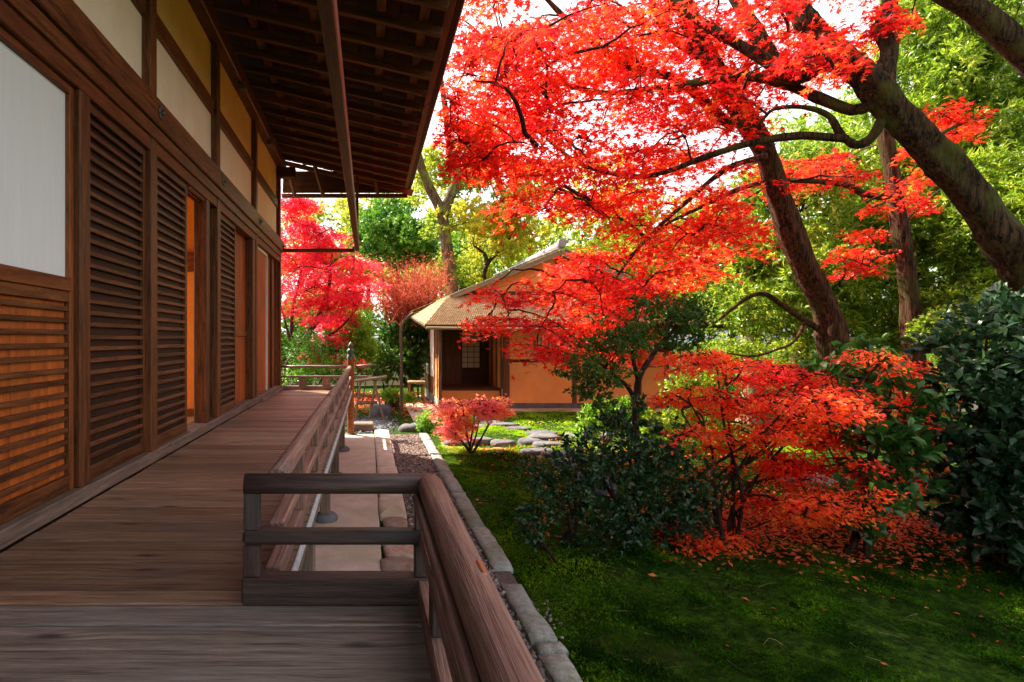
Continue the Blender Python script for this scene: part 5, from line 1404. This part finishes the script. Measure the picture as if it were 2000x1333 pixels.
for (px, py, rx, ry, n, Yy) in [(1360, 705, 60, 20, 9, 5.7), (1450, 730, 90, 24, 14, 5.6), (1560, 740, 80, 26, 11, 5.6), (1640, 730, 60, 30, 7, 5.6), (1350, 780, 70, 30, 9, 5.5), (1460, 790, 100, 24, 14, 5.5), (1590, 800, 110, 30, 16, 5.3), (1680, 780, 50, 24, 5, 5.3), (1410, 850, 100, 26, 12, 5.3), (1540, 850, 110, 30, 16, 5.2), (1640, 850, 60, 26, 6, 5.2), (1500, 905, 110, 26, 10, 5.3), (1600, 920, 100, 26, 10, 5.2), (1560, 970, 110, 24, 8, 5.2), (1680, 930, 60, 24, 6, 5.0), (1780, 720, 40, 30, 7, 5.6), (1790, 780, 50, 36, 9, 5.6), (1780, 860, 60, 30, 8, 5.5), (1800, 920, 40, 20, 4, 5.5), (1400, 1050, 60, 18, 6, 5.0), (1320, 1040, 40, 14, 3, 5.0), (1620, 1010, 90, 20, 5, 5.2), (1440, 990, 80, 26, 4, 5.3), (1640, 778, 60, 14, 7, 4.5), (1620, 800, 50, 14, 5, 4.5), (1640, 985, 60, 18, 7, 4.4), (1700, 700, 40, 14, 4, 4.6), (1800, 830, 40, 30, 5, 4.9)]:
    mO.pads(px, py, rx, ry, Yy, n, .21, 120, .043, dY=.25, thick=.025, jn=.5)
mO.done()

# worn bare earth between the stepping stones, a thin sheet over the moss
ax_ = np.linspace(0, 1, 46); rows_ = 9
cen = resample([G(862, 872), G(905, 878), G(985, 880), G(1040, 890), G(1120, 893), G(1220, 885)], 46)
wid = .42 + .16 * np.sin(ax_ * 17) + .10 * np.sin(ax_ * 41 + 1)
Vp = []
for i in range(46):
    for j in range(rows_):
        q = cen[i] + np.array([0, (j / (rows_ - 1) - .5) * 2 * wid[i], 0])
        Vp.append((q[0], q[1], float(gh(q[0], q[1])) + (.012 if 0 < j < rows_ - 1 and 0 < i < 45 else -.02)))
k_ = (np.arange(45)[:, None] * rows_ + np.arange(rows_ - 1)[None, :]).ravel()
tag(obj_np('earth_path', np.array(Vp), np.stack([k_, k_ + rows_, k_ + rows_ + 1, k_ + 1], 1), M['earth'], smooth=True), kind='structure')
# ---------------------------------------------------------- moss, litter and needles on the ground
def tufts(name, xy, size, mat, per=5):
    n = len(xy); m = n * per
    base = np.repeat(xy, per, 0) + rng.normal(0, .010, (m, 2))
    p = np.stack([base[:, 0], base[:, 1], gh(base[:, 0], base[:, 1]) + .002], 1)
    a = rng.random(m) * 6.28; el = rng.uniform(.15, 1.2, m)
    cl = .75 + .45 * np.sin(base[:, 0] * 5.3 + 2 * np.sin(base[:, 1] * 2.1)) * np.sin(base[:, 1] * 4.7 + 1.5 * np.sin(base[:, 0] * 3.3))
    D = np.stack([np.cos(a) * np.cos(el), np.sin(a) * np.cos(el), np.sin(el)], 1)
    N = np.stack([-np.cos(a) * np.sin(el), -np.sin(a) * np.sin(el), np.cos(el)], 1) + rng.normal(0, .25, (m, 3))
    L = Leaves(); L.add(p + np.array([0, 0, .022]), N, D, size * cl * rng.uniform(.5, 1.5, m))
    o = L.build(None, 'small', M[mat], 0, 'foliage')
    o.name = name; W[name] = W.get('foliage', Matrix.Identity(4)); tag(o, kind='stuff'); return o
def scatter(n, x0, x1, y0, y1, f=None):
    # denser near the camera
    y = y0 * (y1 / y0) ** rng.random(n); x = rng.uniform(x0, x1, n)
    keep_ = (x > 1.14)
    dens = np.sin(x * 2.1 + y * 1.3) + np.sin(x * 4.7 - y * 3.1) * .7 + np.sin(x * 9.1 + y * 7.7) * .5 + rng.normal(0, .7, n)
    keep_ &= dens > -.85
    if f is not None: keep_ &= f(x, y)
    return np.stack([x, y], 1)[keep_]
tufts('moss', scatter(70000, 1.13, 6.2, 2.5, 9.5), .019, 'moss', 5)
def strip(x, y):      # moss by the kerb with light painted into its colour, thinning into the garden
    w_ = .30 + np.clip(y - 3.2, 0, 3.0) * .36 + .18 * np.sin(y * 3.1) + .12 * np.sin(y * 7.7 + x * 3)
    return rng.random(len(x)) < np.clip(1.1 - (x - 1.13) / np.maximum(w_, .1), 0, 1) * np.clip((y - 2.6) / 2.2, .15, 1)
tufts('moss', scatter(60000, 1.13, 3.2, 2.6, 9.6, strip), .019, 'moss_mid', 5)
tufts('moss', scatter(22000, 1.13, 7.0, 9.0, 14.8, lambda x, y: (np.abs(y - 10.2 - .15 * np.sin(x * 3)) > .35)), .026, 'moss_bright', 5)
def litter(name, c, sx, sy, n, size, mat='litter', tpl='small'):
    x = rng.normal(c[0], sx, n); y = rng.normal(c[1], sy, n); k = x > 1.15 if c[0] > 1.2 else x > -6
    x, y = x[k], y[k]; n = len(x)
    L = Leaves(); L.add(np.stack([x, y, gh(x, y) + .03 + rng.random(n) * .015], 1), np.array([[0, 0, 1.]]) + rng.normal(0, .35, (n, 3)), rng.normal(0, 1, (n, 3)) * np.array([1, 1, .1]), size * rng.uniform(.6, 1.2, n))
    o = L.build(None, tpl, M[mat], 0, 'foliage'); o.name = name; tag(o, kind='stuff')
litter('fallen_leaves', (3.9, 5.6), .75, .42, 4200, .05)
litter('fallen_leaves', (5.0, 5.9), .7, .6, 2500, .05)
litter('fallen_leaves', (.6, 17), 1.6, 1.5, 3500, .10)
litter('fallen_leaves', (4.0, 8.0), 1.4, 1.5, 1200, .055)
litter('fallen_leaves', (2.0, 9.2), .25, .25, 160, .05)
litter('fallen_leaves', (3.0, 3.8), 1.0, .7, 22, .035)
a = Acc()
for i in range(46):
    x = rng.uniform(1.25, 4.6); y = rng.uniform(2.9, 5.4); th = rng.random() * 6.28; l = rng.uniform(.05, .17)
    p0 = np.array([x, y, float(gh(x, y)) + .03]); d_ = np.array([math.cos(th), math.sin(th), rng.normal(0, .1)]) * l
    tube(a, [p0, p0 + d_ * .5 + rng.normal(0, .012, 3), p0 + d_], .0028, .0012, 4, 5)
tag(a.build('fallen_twigs', M['bark_pale']), kind='stuff')
